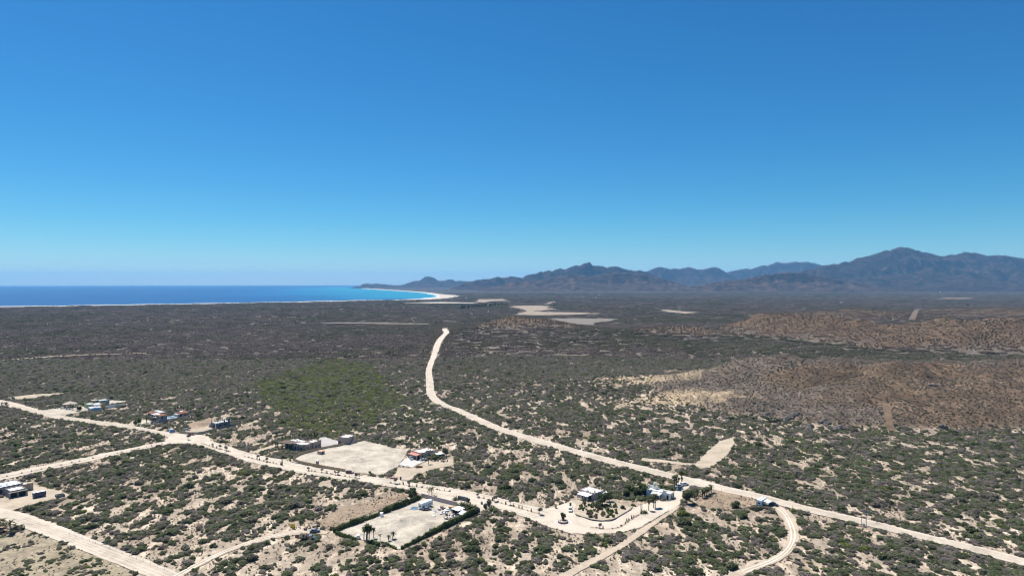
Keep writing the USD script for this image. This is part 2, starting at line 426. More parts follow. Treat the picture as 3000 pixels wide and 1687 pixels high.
M_BEACH = color_mat('beach_sand', (0.36, 0.315, 0.26), 0.9, 0.10, 0.01)
M_SURF = color_mat('surf_foam', (0.52, 0.54, 0.55), 0.7, 0.05, 0.05)
_cl = smooth_line(COAST[:-1], 25, 3)
_cl = _cl[(_cl[:, 0] > -9000) & (_cl[:, 1] < 19000)]
_wid = 48 + 50 * n2(_cl[:, 0], _cl[:, 1], 400, 51, 3) + 110 * sstep(-1900, -1150, _cl[:, 0]) * sstep(7600, 6400, _cl[:, 1])
_wid += 100 * sstep(6200, 4600, _cl[:, 1]); _wid += 60 * sstep(9500, 14000, _cl[:, 1])
_side = sides_of(_cl)
_probe = _cl[:, :2] + _side * 60
_sgn = np.where(coast_dist(_probe[:, 0], _probe[:, 1]) > 0, 1.0, -1.0); _sgn = np.full(len(_cl), np.sign(_sgn.sum()))
v, f = ribbon(_cl, [_sgn * -30, _sgn * 5, _sgn * 60, _sgn * _wid], lambda x, y, k: np.full(x.shape, [SEA_Z - 1.2, SEA_Z + 0.3, SEA_Z + 3.0, SEA_Z + 3.2][k]))
b = usdkit.mesh(stage, path_for('beach'), (v, f if _sgn[0] < 0 else f[:, ::-1]), M_BEACH, smooth=True)
tag(b, 'pale sand beach along the shore of the bay', 'beach', kind='structure')
_fo = (22 + 34 * sstep(6200, 4600, _cl[:, 1])) + 46 * (n2(_cl[:, 0], _cl[:, 1], 120, 52, 3) - 0.35)
v, f = ribbon(_cl, [_sgn * -np.maximum(_fo, 3), _sgn * 2], lambda x, y, k: np.full(x.shape, SEA_Z + 0.35))
b = usdkit.mesh(stage, path_for('surf'), (v, f if _sgn[0] < 0 else f[:, ::-1]), M_SURF)
tag(b, 'white line of surf along the beach', 'surf', kind='structure')

# ---------------------------------------------------------------- mountains
def mountain_material(name, low, high):
    nodes = {'geo': ('geometry', {}), 'n1': ('noise_texture', {'scale': 0.007, 'detail': 9.0, 'roughness': 0.72}),
             'n2': ('noise_texture', {'scale': 0.014, 'detail': 7.0, 'roughness': 0.72}),
             'r': ('rgb_ramp', {'ramp': [(0.36, low), (0.52, tuple((np.array(low) + np.array(high)) / 2)), (0.66, high), (0.78, tuple(np.array(high) * 1.5))]}),
             'r2': ('map_range', {'from_min': 0.3, 'from_max': 0.7, 'to_min': 0.7, 'to_max': 1.3}), 'mm': ('vector_math', {'math_type': 'scale'}),
             'b': ('bump', {'strength': 1.0, 'distance': 70.0}),
             'p': ('principled_bsdf', {'roughness': 1.0, 'specular_ior_level': 0.0})}
    return usdkit.material(stage, '/World/Looks/' + name, nodes,
        [('geo.position', 'n1.vector'), ('geo.position', 'n2.vector'), ('n1.fac', 'r.fac'), ('n2.fac', 'r2.value'), ('r.color', 'mm.vector1'), ('r2.result', 'mm.scale'),
         ('mm.vector', 'p.base_color'), ('n2.fac', 'b.height'), ('b.normal', 'p.normal')], surface='p.BSDF')
M_MTN = mountain_material('mountain_scrub', (0.016, 0.013, 0.012), (0.082, 0.058, 0.047))
M_FOOT = mountain_material('foothill_scrub', (0.024, 0.019, 0.017), (0.120, 0.083, 0.063))

def ridged(x, y, s, seed, oct=5):
    out, amp, tot = 0, 1.0, 0
    for o in range(oct):
        p = np.stack([x / s * 2 ** o + seed * 7.7, y / s * 2 ** o, np.full(x.shape, 0.5 + seed + o)], -1)
        out = out + amp * (1 - np.abs(2 * meshkit.noise(p, seed + o) - 1)); tot += amp; amp *= 0.52
    return out / tot

def mountain(label, crest, dist, front, back, seed, mat, turn=0.0, rough=0.85, base=-2.0, cols=420, rows=90):
    """a range with its crest along the given skyline, real size at its real distance"""
    cr = np.array(crest, float)
    u = np.linspace(cr[0, 0], cr[-1, 0], cols)
    dc = dist + turn * (u - u.mean())
    vv = np.interp(u, cr[:, 0], cr[:, 1])
    zc = CAM_H - (vv - VH) * dc / F
    zc = zc + (n2(u, u * 0, 8, seed, 4) - 0.5) * dc * 0.0022
    t = np.concatenate([np.linspace(-1, 0, int(rows * 0.7)), np.linspace(0, 1, int(rows * 0.3) + 1)[1:]])
    U, T = np.meshgrid(u, t); ZC = np.broadcast_to(zc, U.shape); DC = np.broadcast_to(dc, U.shape)
    D = DC + np.where(T < 0, T * front, T * back)
    X = (U - 1500) / F * DC * (1 + 0.0 * T) ; Y = D
    wx = X + 260 * (n2(X, Y, 700, seed + 3, 3) - 0.5); wy = Y + 260 * (n2(X, Y, 700, seed + 4, 3) - 0.5)
    rg = ridged(wx, wy, 640, seed, 6)
    a = np.abs(T)
    prof = (1 - a) ** 1.25 * (1 - 0.25 * np.sin(np.pi * np.minimum(a, 1)) )
    cut = rough * sstep(0.0, 0.16, a) * (1 - rg) * 2.0
    Z = base + (ZC - base) * np.clip(prof * (1 - cut) + 0.30 * (rg - 0.5) * sstep(0, .3, a) * (1 - a), 0, 1)
    # keep the crest the skyline
    lim = CAM_H + (ZC - CAM_H) * (D / DC) - 2.0
    Z = np.where((T != 0), np.minimum(Z, np.maximum(lim, base + 0.9 * (ZC - base) * (1 - a))), Z)
    Z = np.where(a > 0.985, base - 12, Z)
    v = np.stack([X, Y, Z], -1).reshape(-1, 3)
    i = (np.arange(len(t) - 1)[:, None] * cols + np.arange(cols - 1)).ravel()
    m = usdkit.mesh(stage, path_for('mountain'), (v, np.stack([i, i + 1, i + 1 + cols, i + cols], 1)), mat, smooth=True)
    tag(m, label, 'mountain', kind='structure')

mountain('distant dark headland with a blunt peak running out into the sea',
         [(1054, 843), (1058, 836), (1063, 832), (1073, 831), (1110, 831.5), (1150, 835), (1170, 836.5), (1185, 833), (1205, 825.5), (1218, 823), (1230, 822), (1243, 812), (1255, 810), (1268, 812), (1285, 822), (1300, 823), (1320, 818), (1335, 823), (1350, 823), (1360, 823), (1400, 828), (1450, 838)],
         18000, 1500, 1800, 3, M_MTN, cols=260, rows=60)
mountain('jagged mountain range with a knobbed peak left of centre on the skyline',
         [(1310, 850), (1330, 842), (1370, 826), (1400, 820), (1440, 816), (1460, 811), (1478, 814), (1498, 809), (1530, 814), (1543, 806), (1575, 800), (1584, 795), (1592, 797), (1607, 792), (1617, 795), (1641, 786), (1655, 789), (1687, 777), (1698, 779), (1712, 771), (1724, 768.5), (1730, 770), (1735, 777), (1747, 779), (1766, 780), (1779, 784), (1790, 781), (1809, 780), (1828, 788), (1861, 794.5), (1874, 791.5), (1893, 796), (1926, 811), (1953, 820), (2008, 838), (2060, 850)],
         13000, 1700, 2200, 11, M_MTN, cols=460)
mountain('hazy blue ridge with a rounded end far behind the gap between the ranges',
         [(1780, 835), (1850, 805), (1893, 796), (1922, 784), (1937, 782), (1960, 788), (2000, 786), (2020, 783), (2045, 790), (2065, 789), (2080, 784), (2097, 782), (2110, 787), (2127, 798), (2160, 818), (2250, 838)],
         16500, 2000, 2200, 23, M_MTN, cols=300, rows=70)
mountain('hazy blue ridge rising to a flat top left of the tallest mountain',
         [(2040, 836), (2090, 812), (2127, 798), (2155, 792), (2183, 786), (2197, 789), (2235, 778), (2250, 778), (2275, 768), (2300, 770), (2331, 767), (2365, 767), (2390, 772), (2410, 779), (2440, 792), (2520, 820)],
         18500, 2200, 2200, 29, M_MTN, cols=300, rows=70)
mountain('tallest broad mountain at the right with a pointed summit',
         [(2200, 848), (2260, 826), (2300, 808), (2350, 794), (2410, 778), (2440, 773), (2452, 775), (2474, 766.6), (2485, 768), (2509, 756.5), (2518, 756), (2561, 745), (2596, 734), (2606, 734.5), (2638, 722.5), (2664, 727), (2684, 735), (2691, 734), (2705, 740), (2718, 740), (2746, 749), (2762, 751.6), (2786, 746), (2795, 747), (2827, 738), (2843, 741), (2852, 738.6), (2892, 749), (2925, 747), (2952, 750), (3000, 758), (3150, 768), (3300, 760), (3500, 780), (3800, 800), (4100, 840)],
         12200, 3300, 2600, 37, M_MTN, cols=620, rows=110)
mountain('brown foothills with pale bare slopes in front of the jagged range',
         [(1390, 852), (1440, 842), (1500, 827), (1560, 823), (1620, 815), (1672, 805), (1700, 808), (1750, 808), (1790, 796), (1820, 798), (1860, 801), (1890, 802), (1920, 812), (1950, 818), (2000, 834), (2060, 848)],
         10600, 1300, 1500, 41, M_FOOT, cols=420, rows=90)
mountain('brown foothills running up to the tallest mountain',
         [(1960, 851), (2000, 843), (2050, 835), (2100, 826), (2180, 818), (2230, 806), (2262, 804), (2300, 797), (2340, 799), (2400, 806), (2460, 820), (2540, 836), (2640, 848)],
         9600, 1000, 1400, 47, M_FOOT, cols=400, rows=80)

# ---------------------------------------------------------------- air
HAZE = 2.4e-5
M_HAZE = usdkit.material(stage, '/World/Looks/haze_air', {'v': ('principled_volume', {'color': (0.23, 0.575, 0.97), 'density': HAZE, 'anisotropy': 0.0})}, volume='v.volume')
hz = MB().box(-43000, 30000, -1500, 47000, -40, 800).build('haze', M_HAZE)
tag(hz, 'thin blue air over the plain and the sea', 'haze', kind='stuff')
# ---------------------------------------------------------------- roads, yards and strips laid on the land
from scipy.spatial import Delaunay
def lift_at(y):
    return 0.25 + np.maximum(np.asarray(y) - 700, 0) * 0.0011
def px_poly(pts, wob=0.5, seed=0, dens=3.0):
    """ground polygon of photograph points, with a slightly ragged edge"""
    p = Polygon(ats(pts)[:, :2]).buffer(0)
    return rag(p, wob, seed, dens)
def rag(p, wob=0.5, seed=0, dens=3.0):
    if wob:
        p = shapely.segmentize(p, dens)
        def mv(c):
            c = np.asarray(c)
            return np.column_stack([c[:, 0] + (n2(c[:, 0], c[:, 1], 5, 90 + seed, 2) - 0.5) * 4 * wob, c[:, 1] + (n2(c[:, 0], c[:, 1], 5, 95 + seed, 2) - 0.5) * 4 * wob])
        p = shapely.transform(p, mv).buffer(0)
    return p
def px_line(pts, width, wob=0.4, seed=0, step=2.5):
    """road polygon around a centre line of photograph points; width may change along it"""
    c = smooth_line(ats(pts)[:, :2], step, 3)
    w = np.interp(np.linspace(0, 1, len(c)), np.linspace(0, 1, np.size(width)), np.atleast_1d(width)) / 2
    n = sides_of(c)
    wa = w + (n2(c[:, 0], c[:, 1], 4.5, 91 + seed, 3) - 0.5) * 4 * wob; wb = w + (n2(c[:, 0], c[:, 1], 4.5, 97 + seed, 3) - 0.5) * 4 * wob
    return Polygon(np.vstack([c + n * wa[:, None], (c - n * wb[:, None])[::-1]])).buffer(0), c
def sheet(poly, step=4.0, lift=0.0, mound=None):
    """triangles over the polygon, resting on the land"""
    vs, fs, n = [], [], 0
    for g in getattr(poly, 'geoms', [poly]):
        if g.area < 2: continue
        g = shapely.segmentize(g, step)
        ring = [np.asarray(r.coords)[:-1] for r in [g.exterior, *g.interiors]]
        x0, y0, x1, y1 = g.bounds
        gx, gy = np.meshgrid(np.arange(x0, x1, step), np.arange(y0, y1, step))
        inn = np.column_stack([gx.ravel(), gy.ravel()])
        inn = inn[shapely.contains_xy(g.buffer(-step * 0.35), inn[:, 0], inn[:, 1])] if len(inn) else inn
        p = np.vstack(ring + [inn])
        t = Delaunay(p).simplices
        c = p[t].mean(1)
        t = t[shapely.contains_xy(g, c[:, 0], c[:, 1])]
        a = p[t]; cr = (a[:, 1, 0] - a[:, 0, 0]) * (a[:, 2, 1] - a[:, 0, 1]) - (a[:, 1, 1] - a[:, 0, 1]) * (a[:, 2, 0] - a[:, 0, 0])
        t[cr < 0] = t[cr < 0][:, ::-1]
        z = land_z(p[:, 0], p[:, 1]) + lift_at(p[:, 1]) + lift
        if mound is not None: z = z + mound(p[:, 0], p[:, 1])
        vs.append(np.column_stack([p, z])); fs.append(t + n); n += len(p)
    return np.vstack(vs), np.vstack(fs)
def dirt_material(name, c, var=0.16, fine=0.10, streak=None):
    c = np.array(c); var = var * 1.25; fine = fine * 1.4
    nodes = {'geo': ('geometry', {}), 'n1': ('noise_texture', {'scale': 0.09, 'detail': 6.0, 'roughness': 0.7, 'distortion': 0.4}),
             'n2': ('noise_texture', {'scale': 0.55, 'detail': 6.0, 'roughness': 0.75, 'distortion': 0.6}),
             'r': ('rgb_ramp', {'ramp': [(0.28, c * (1 - 1.5 * var)), (0.5, c), (0.72, np.minimum(c * (1 + var), 0.8))]}),
             'm': ('map_range', {'from_min': 0.3, 'from_max': 0.7, 'to_min': 1 - fine, 'to_max': 1 + fine}), 's': ('vector_math', {'math_type': 'scale'}),
             'b': ('bump', {'strength': 0.5, 'distance': 0.25}), 'p': ('principled_bsdf', {'roughness': 0.95, 'specular_ior_level': 0.1})}
    return usdkit.material(stage, '/World/Looks/' + name, nodes, [('geo.position', 'n1.vector'), ('geo.position', 'n2.vector'), ('n1.fac', 'r.fac'), ('n2.fac', 'm.value'),
        ('r.color', 's.vector1'), ('m.result', 's.scale'), ('s.vector', 'p.base_color'), ('n2.fac', 'b.height'), ('b.normal', 'p.normal')], surface='p.BSDF')
M_ROAD = dirt_material('pale_dirt_road', (0.39, 0.342, 0.28), 0.12, 0.06)
M_TRACK = dirt_material('dirt_track', (0.33, 0.275, 0.212), 0.14, 0.10)
M_YARD = dirt_material('yard_dirt', (0.315, 0.265, 0.203), 0.16, 0.10)
M_PALE = dirt_material('pale_gravel', (0.33, 0.296, 0.242), 0.26, 0.14)
M_GRAVEL = dirt_material('grey_gravel', (0.30, 0.288, 0.27), 0.10, 0.06)
M_CONC = dirt_material('concrete_slab', (0.38, 0.37, 0.345), 0.05, 0.04)
M_DRY = dirt_material('dry_grass', (0.205, 0.158, 0.112), 0.26, 0.3)
M_FIELD = dirt_material('far_field', (0.225, 0.185, 0.145), 0.18, 0.1)
M_FIELDG = dirt_material('far_grey_field', (0.145, 0.128, 0.108), 0.15, 0.1)
M_STRIP = dirt_material('planting_soil', (0.30, 0.24, 0.185), 0.2, 0.15)

TAKEN = []                       # polygons of everything that keeps the scrub away
LAID = Polygon()
DRYLAND = []                     # fields where low tufts still grow
def lay(name, poly, mat, label, cat, step=4.0, over=False, mound=None, lift=0.0):
    """a sheet on the land; later sheets stop where earlier ones are"""
    global LAID
    p = poly if over else poly.difference(LAID.buffer(0.02))
    if not over: LAID = LAID.union(poly)
    TAKEN.append(poly)
    if mat in DRY_MATS: DRYLAND.append((poly, mat is not M_DRY))
    m = MB().add(*sheet(p, step, (0.06 if over else 0.0) + lift, mound)).build(name, mat, smooth=True)
    return tag(m, label, cat, kind='structure')

DRY_MATS = (M_DRY,)
# the double road with its aprons, drawn along its edges
MAIN = [(0, 1171), (62, 1185), (140, 1208), (186, 1219), (280, 1233), (350, 1241), (400, 1250), (459, 1262), (500, 1268), (524, 1272), (585, 1274), (611, 1280), (613, 1290), (680, 1312),
        (750, 1334), (790, 1341), (847, 1352), (852, 1355), (930, 1371), (1015, 1384), (1060, 1391), (1100, 1399), (1174, 1409), (1267, 1423), (1360, 1437), (1459, 1460), (1521, 1476),
        (1600, 1491), (1630, 1486), (1672, 1470), (1690, 1480), (1680, 1500), (1692, 1514), (1731, 1526), (1759, 1529.5), (1790, 1529), (1799, 1526), (1825, 1510), (1852, 1494), (1885, 1478), (1915, 1470),
        (1965, 1469), (1976, 1458), (1972, 1446), (1984, 1430), (1986, 1415), (2003, 1400), (2050, 1404), (2100, 1420), (2060, 1428), (2025, 1427), (2000, 1440), (2003, 1455), (1992, 1477), (1945, 1504), (1883, 1542),
        (1836, 1558), (1790, 1564.5), (1728, 1567), (1676, 1565), (1614, 1547.5), (1552, 1523), (1474, 1495), (1437, 1482), (1425, 1492), (1400, 1502), (1385, 1490), (1345, 1484), (1240, 1457), (1230, 1448), (1183, 1434),
        (1112, 1420), (1050, 1411), (948, 1398), (840, 1379), (730, 1355), (653, 1329), (580, 1304), (530, 1300), (500, 1302), (480, 1292), (494, 1283), (470, 1274), (400, 1259),
        (346, 1252), (272, 1243), (186, 1231), (110, 1214), (40, 1196), (0, 1188), (-40, 1180), (-40, 1163)]
lay('road', px_poly(MAIN, 0.55, 1, 1.6), M_ROAD, 'pale double dirt road from the far left edge to the white bell gable house', 'road')
_p, _ = px_line([(2030, 1412), (1960, 1394), (1890, 1376), (1790, 1352), (1700, 1328), (1600, 1299), (1500, 1270), (1420, 1241), (1350, 1205), (1300, 1188), (1268, 1168), (1259, 1145), (1260, 1120), (1254, 1088), (1262, 1065), (1276, 1030), (1283, 1005), (1299, 984), (1311, 974), (1302, 968), (1304, 963)],
                [11, 11, 10, 9, 8.5, 8, 8, 9, 10.5, 11.5, 11.5, 12, 12, 12], 0.6, 2)
lay('road', _p, M_ROAD, 'long pale winding dirt road going from the white house up to the low hill', 'road', 5.0)
_p, _ = px_line([(2040, 1412), (2130, 1435), (2216, 1453), (2330, 1484), (2450, 1512), (2600, 1546), (2800, 1595), (3000, 1647), (3120, 1680)], [12, 10, 10, 9.5, 9, 9, 9, 9], 0.4, 3)
lay('road', _p, M_ROAD, 'pale dirt road crossing the right side past the utility poles to the right edge', 'road')
_p, _ = px_line([(520, 1293), (470, 1301), (420, 1311), (350, 1325), (260, 1345), (175, 1362), (80, 1382), (0, 1399), (-60, 1412)], [14, 12, 12, 11.5, 11], 0.3, 4)
lay('road', _p, M_ROAD, 'pale double dirt road from the junction to the left edge of the picture', 'road')
_p, _ = px_line([(-60, 1496), (0, 1504), (60, 1523), (120, 1545), (210, 1581), (300, 1616), (380, 1646), (450, 1675), (520, 1706), (600, 1742)], [10, 11, 10, 9, 8.5, 8.5], 0.3, 5)
lay('road', _p, M_ROAD, 'wide pale dirt road across the lower left corner', 'road')
lay('yard', px_poly([(-40, 1462), (0, 1460), (20, 1462), (85, 1435), (90, 1418), (108, 1424), (150, 1435), (205, 1450), (190, 1458), (150, 1466), (80, 1482), (25, 1499), (-40, 1512)], 0.4, 6), M_YARD,
    'sandy yard with a container in front of the house at the left edge', 'yard')
_p, _ = px_line([(2250, 1478), (2285, 1492), (2308, 1512), (2322, 1545), (2328, 1575), (2318, 1605), (2290, 1632), (2240, 1655), (2180, 1676), (2100, 1706)], [7, 7, 5.5, 4.6, 4.3, 4.3, 4.6, 4.6], 0.35, 7)
lay('track', _p, M_TRACK, 'curving sandy track from the camper down to the bottom edge', 'track')
_p, _ = px_line([(2195, 1668), (2199, 1652), (2212, 1646), (2250, 1645)], [3, 2.4], 0.2, 8)
lay('track', _p, M_TRACK, 'short narrow spur beside the curving sandy track', 'track')
_p, _ = px_line([(1640, 1700), (1700, 1664), (1760, 1634), (1815, 1606), (1860, 1573), (1930, 1525), (1990, 1484)], [4, 4, 3.5, 4, 3, 2], 0.3, 9)
lay('track', _p, M_TRACK, 'narrow dirt track running from the bottom edge beside the double road', 'track')
_p, _ = px_line([(500, 1700), (560, 1665), (640, 1624), (740, 1588), (830, 1566), (900, 1556), (960, 1562)], [3.5, 4, 4, 4.5, 6, 8, 4], 0.4, 10)
lay('track', _p, M_TRACK, 'brown dirt track from the lower left road to the dumped cars', 'track')
_p, _ = px_line([(1880, 1347), (1945, 1352), (2010, 1361), (2050, 1362)], [9, 7, 6, 5], 0.6, 11)
lay('track', _p, M_TRACK, 'sandy side track leaving the upper pale road to the right', 'track')
lay('clearing', px_poly([(2036, 1364), (2056, 1343), (2082, 1316), (2110, 1292), (2151, 1281), (2153, 1300), (2138, 1326), (2114, 1350), (2082, 1371), (2050, 1374)], 0.6, 12), M_YARD, 'scraped strip of bare soil climbing to the right from the side track', 'clearing')
_p, _ = px_line([(-20, 1058), (60, 1052), (130, 1046), (230, 1041), (330, 1038), (450, 1033)], [16, 14, 9, 8, 7, 4], 2.2, 13, 8)
lay('track', _p, M_TRACK, 'faint sandy track across the plain at the far left', 'track', 6.0)
lay('clearing', px_poly([(10, 1166), (60, 1160), (120, 1154), (190, 1151), (175, 1157), (110, 1164), (60, 1172)], 1.0, 14), M_YARD, 'bare sandy patch beside the far left end of the double road', 'clearing')
_fields = [([(930, 949), (990, 946.5), (1120, 947.5), (1255, 950), (1258, 952), (1100, 951), (1000, 950)], M_FIELDG, 'thin grey strip of bare ground left of the end of the long road'),
           ([(1490, 900), (1540, 897), (1612, 899), (1600, 904), (1630, 908), (1560, 915), (1700, 918), (1760, 921), (1690, 924), (1590, 926), (1520, 925), (1518, 919), (1545, 914), (1520, 906)], M_FIELD, 'pale bare field shaped like a hook beyond the low brown hill'),
           ([(1608, 937), (1680, 934), (1815, 936), (1790, 943), (1740, 949), (1740, 955), (1700, 953), (1650, 945)], M_FIELDG, 'flat grey field right behind the low brown hill'),
           ([(1180, 889), (1290, 887), (1400, 889), (1380, 891), (1290, 891)], M_BEACH, 'thin pale sand strip before the bay'),
           ([(1396, 887), (1402, 879), (1470, 878), (1492, 883), (1440, 885), (1420, 889)], M_FIELD, 'pale excavated ground left of the far plain'),
           ([(1938, 912), (1945, 909), (1985, 913), (2045, 917), (2010, 922), (1960, 917)], M_FIELD, 'small pale clearing left of the rounded brown hill'),
           ([(1600, 892), (1626, 884), (1624, 887), (1606, 893)], M_FIELD, 'tiny pale strip beyond the hook shaped field'),
           ([(2735, 877), (2770, 875.4), (2850, 875.6), (2848, 877), (2775, 877.6)], M_FIELD, 'thin pale strip far out on the plain at the right')]
for _k, (_q2, _m2, _l2) in enumerate(_fields):
    lay('field', px_poly(_q2, 7.0, 20 + _k, 14), _m2, _l2, 'field', 22.0, lift=1.0)
_p, _ = px_line([(2672, 938), (2680, 924), (2688, 912), (2696, 907)], [16, 12], 1.0, 30, 10)
lay('track', _p, dirt_material('far_track', (0.115, 0.088, 0.068), 0.15, 0.1), 'straight scraped track climbing a far reddish rise at the right', 'track', 9.0, lift=0.6)
_p, _ = px_line([(2610, 1262), (2606, 1235), (2600, 1205), (2592, 1175), (2583, 1155)], [6, 5, 5, 3], 0.8, 31, 4)
lay('track', _p, dirt_material('worn_earth', (0.115, 0.083, 0.056), 0.2, 0.2), 'worn reddish trail straight up the large stony hill', 'track')
M_DRY2 = dirt_material('dry_scrub_grass', (0.215, 0.182, 0.128), 0.28, 0.3); DRY_MATS = (M_DRY, M_DRY2)
lay('field', px_poly([(-40, 1572), (60, 1568), (140, 1578), (230, 1612), (330, 1650), (380, 1690), (-40, 1720)], 0.8, 32), M_DRY2, 'field of dry grass in the lower left corner', 'field')
lay('field', px_poly([(930, 1530), (1000, 1490), (1090, 1470), (1170, 1445), (1200, 1452), (1120, 1490), (1010, 1535), (960, 1552)], 1.0, 33), M_DRY, 'patch of brown dry grass left of the hedged lot', 'field')
lay('field', px_poly([(2050, 1440), (2080, 1432), (2160, 1450), (2215, 1462), (2215, 1485), (2150, 1498), (2080, 1492), (2040, 1478)], 0.8, 34), M_DRY, 'patch of dry yellow grass between the palms and the camper', 'field')
lay('field', px_poly([(545, 1243), (600, 1229), (640, 1222), (625, 1238), (600, 1252), (560, 1256)], 0.8, 35), M_DRY, 'patch of dry grass between the tiled house and the grey unfinished house', 'field')

# the fenced building plot, the hedged lot, slabs
lay('yard', px_poly([(852, 1354), (862, 1341), (905, 1326), (990, 1310), (1063, 1292), (1100, 1300), (1150, 1314), (1196, 1318), (1185, 1340), (1163, 1369), (1120, 1393), (1015, 1385)], 0.3, 40), M_PALE,
    'large graded plot of pale earth behind the wooden fence', 'yard', 3.0, mound=lambda x, y: (n2(x, y, 7, 81, 4) - 0.4) * 0.9)
lay('slab', px_poly([(1163, 1362), (1194, 1341), (1232, 1350), (1246, 1352), (1222, 1362), (1207, 1371)], 0, 41), M_CONC, 'pale concrete slab in front of the house with the red awning', 'slab')
lay('yard', px_poly([(1150, 1406), (1165, 1372), (1207, 1372), (1250, 1353), (1325, 1345), (1330, 1362), (1270, 1376), (1220, 1392), (1200, 1410)], 0.6, 42), M_YARD, 'sandy yard below the concrete slab', 'yard')
lay('yard', px_poly([(930, 1312), (935, 1283), (955, 1281), (1000, 1297), (1010, 1306), (960, 1312), (905, 1324), (890, 1326)], 0.5, 43), M_GRAVEL, 'grey gravel yard between the flat roofed house and the cube shaped house', 'yard')
_p, _ = px_line([(740, 1328), (770, 1316), (800, 1308), (825, 1303)], [7, 6], 0.4, 44)
lay('track', _p, M_YARD, 'short drive to the flat roofed house with the dark porch', 'track')
HLOT = [(976, 1560), (1040, 1535), (1120, 1507), (1180, 1484), (1231, 1459), (1290, 1470), (1345, 1486), (1392, 1503), (1350, 1528), (1290, 1556), (1230, 1583), (1166, 1612), (1100, 1592), (1040, 1578)]
def _lotmound(x, y):
    s = 0
    for (u, v), a in (((1195, 1530), 1.5), ((1240, 1520), 1.3), ((1150, 1548), 1.3), ((1255, 1545), 1.2), ((1215, 1565), 0.8)):
        c = at(u, v); s = s + 1.5 * a * np.exp(-(((x - c[0]) * 0.6 + (y - c[1]) * 0.8) / 7) ** 2 - (((x - c[0]) * 0.8 - (y - c[1]) * 0.6) / 3.4) ** 2)
    return s
lay('yard', px_poly(HLOT, 0.15, 45), M_PALE, 'pale gravel lot inside the tall green hedges', 'yard', 2.5, mound=_lotmound)
lay('yard', px_poly([(1640, 1487), (1672, 1467), (1700, 1468), (1745, 1475), (1790, 1470), (1830, 1480), (1850, 1490), (1800, 1522), (1760, 1527), (1732, 1522), (1693, 1510)], 0.2, 46), M_YARD, 'sandy garden bed in front of the house with two white roofs', 'garden')
lay('yard', px_poly([(530, 1270), (560, 1255), (612, 1246), (630, 1260), (590, 1268), (575, 1272)], 0.4, 47), M_YARD, 'sandy yard inside the wooden fence of the grey unfinished house', 'yard')
lay('yard', px_poly([(120, 1203), (180, 1195), (230, 1188), (262, 1196), (250, 1206), (215, 1211), (190, 1218), (150, 1212)], 0.4, 48), M_PALE, 'pale forecourt of the white and green house', 'yard')
lay('terrace', px_poly([(285, 1180), (300, 1173), (345, 1174), (372, 1176), (330, 1184), (300, 1190)], 0.2, 49), M_PALE, 'pale terrace at the back of the white and green house', 'terrace')
lay('yard', px_poly([(408, 1236), (414, 1229), (455, 1233), (470, 1239), (438, 1243), (405, 1248), (380, 1247), (370, 1243)], 0.2, 50), M_PALE, 'pale forecourt in front of the two storey tiled house', 'yard')
# planting strips in the middle of the double roads
STRIPS = [([(586, 1299), (620, 1310), (673, 1325)], 'planting strip nearest the junction'),
          ([(712, 1338), (770, 1352), (832, 1366)], 'planting strip below the flat roofed house'),
          ([(895, 1379), (975, 1391), (1055, 1404)], 'planting strip in front of the wooden fence'),
          ([(1131, 1415), (1197, 1424), (1247, 1431), (1320, 1442)], 'planting strip above the hedged lot'),
          ([(1395, 1456), (1455, 1471), (1490, 1482), (1552, 1499), (1592, 1510)], 'planting strip ending at the roundabout'),
          ([(1729, 1546), (1774, 1553), (1819, 1548), (1842, 1527), (1875, 1508), (1890, 1500)], 'planting strip curving towards the white house'),
          ([(480, 1301), (400, 1316), (350, 1327), (260, 1347), (175, 1364), (90, 1382), (0, 1401)], 'planting strip of the road to the left edge')]
STRIP_LINES = []
for _k, (_s, _l) in enumerate(STRIPS):
    _p, _c = px_line(_s, [1.3], 0.1, 60 + _k, 2.0)
    lay('planting_strip', _p, M_STRIP, 'narrow ' + _l, 'planting strip', 2.0, over=True)
    STRIP_LINES.append(_c)

# wheel tracks worn into the dirt, darker and lighter than the road
M_RUT = dirt_material('worn_wheel_track', (0.345, 0.298, 0.24), 0.2, 0.14); M_RUTL = dirt_material('packed_wheel_track', (0.49, 0.44, 0.365), 0.12, 0.08)
def ruts(label, pts, offs, w=0.6, mat=M_RUT, raw=None):
    c = smooth_line(ats(pts)[:, :2], 2.5, 3) if raw is None else raw
    n = sides_of(c); m = MB(); k = 0
    for o in offs:
        o2 = o + (n2(c[:, 0], c[:, 1], 30, 160 + k, 2) - 0.5) * 1.6; ww = w * (0.35 + 1.3 * n2(c[:, 0], c[:, 1], 7, 170 + k, 3)); k += 1
        v, f = ribbon(np.column_stack([c, c[:, 0] * 0]), [o2 - ww / 2, o2 + ww / 2], lambda x, y, q: land_z(x, y) + lift_at(y) + 0.05)
        m.add(v, f[:, ::-1])
    p = m.build('wheel_tracks', mat, None); tag(p, label, 'wheel tracks', kind='structure')
R2 = [(2030, 1412), (1960, 1394), (1890, 1376), (1790, 1352), (1700, 1328), (1600, 1299), (1500, 1270), (1420, 1241), (1350, 1205), (1300, 1188), (1268, 1168), (1259, 1145), (1260, 1120), (1254, 1088)]
ruts('worn wheel tracks along the long pale road', R2, (-2.2, -0.6, 1.3, 2.6), .8)
ruts('worn wheel tracks along the right hand road', [(2130, 1435), (2216, 1453), (2330, 1484), (2450, 1512), (2600, 1546), (2800, 1595), (3000, 1647)], (-2.4, -0.8, 0.8, 2.3), .7)
ruts('worn wheel tracks along the lower left road', [(0, 1504), (60, 1523), (120, 1545), (210, 1581), (300, 1616), (380, 1646), (450, 1675), (520, 1706)], (-2.3, -0.8, 0.9, 2.4), .7)
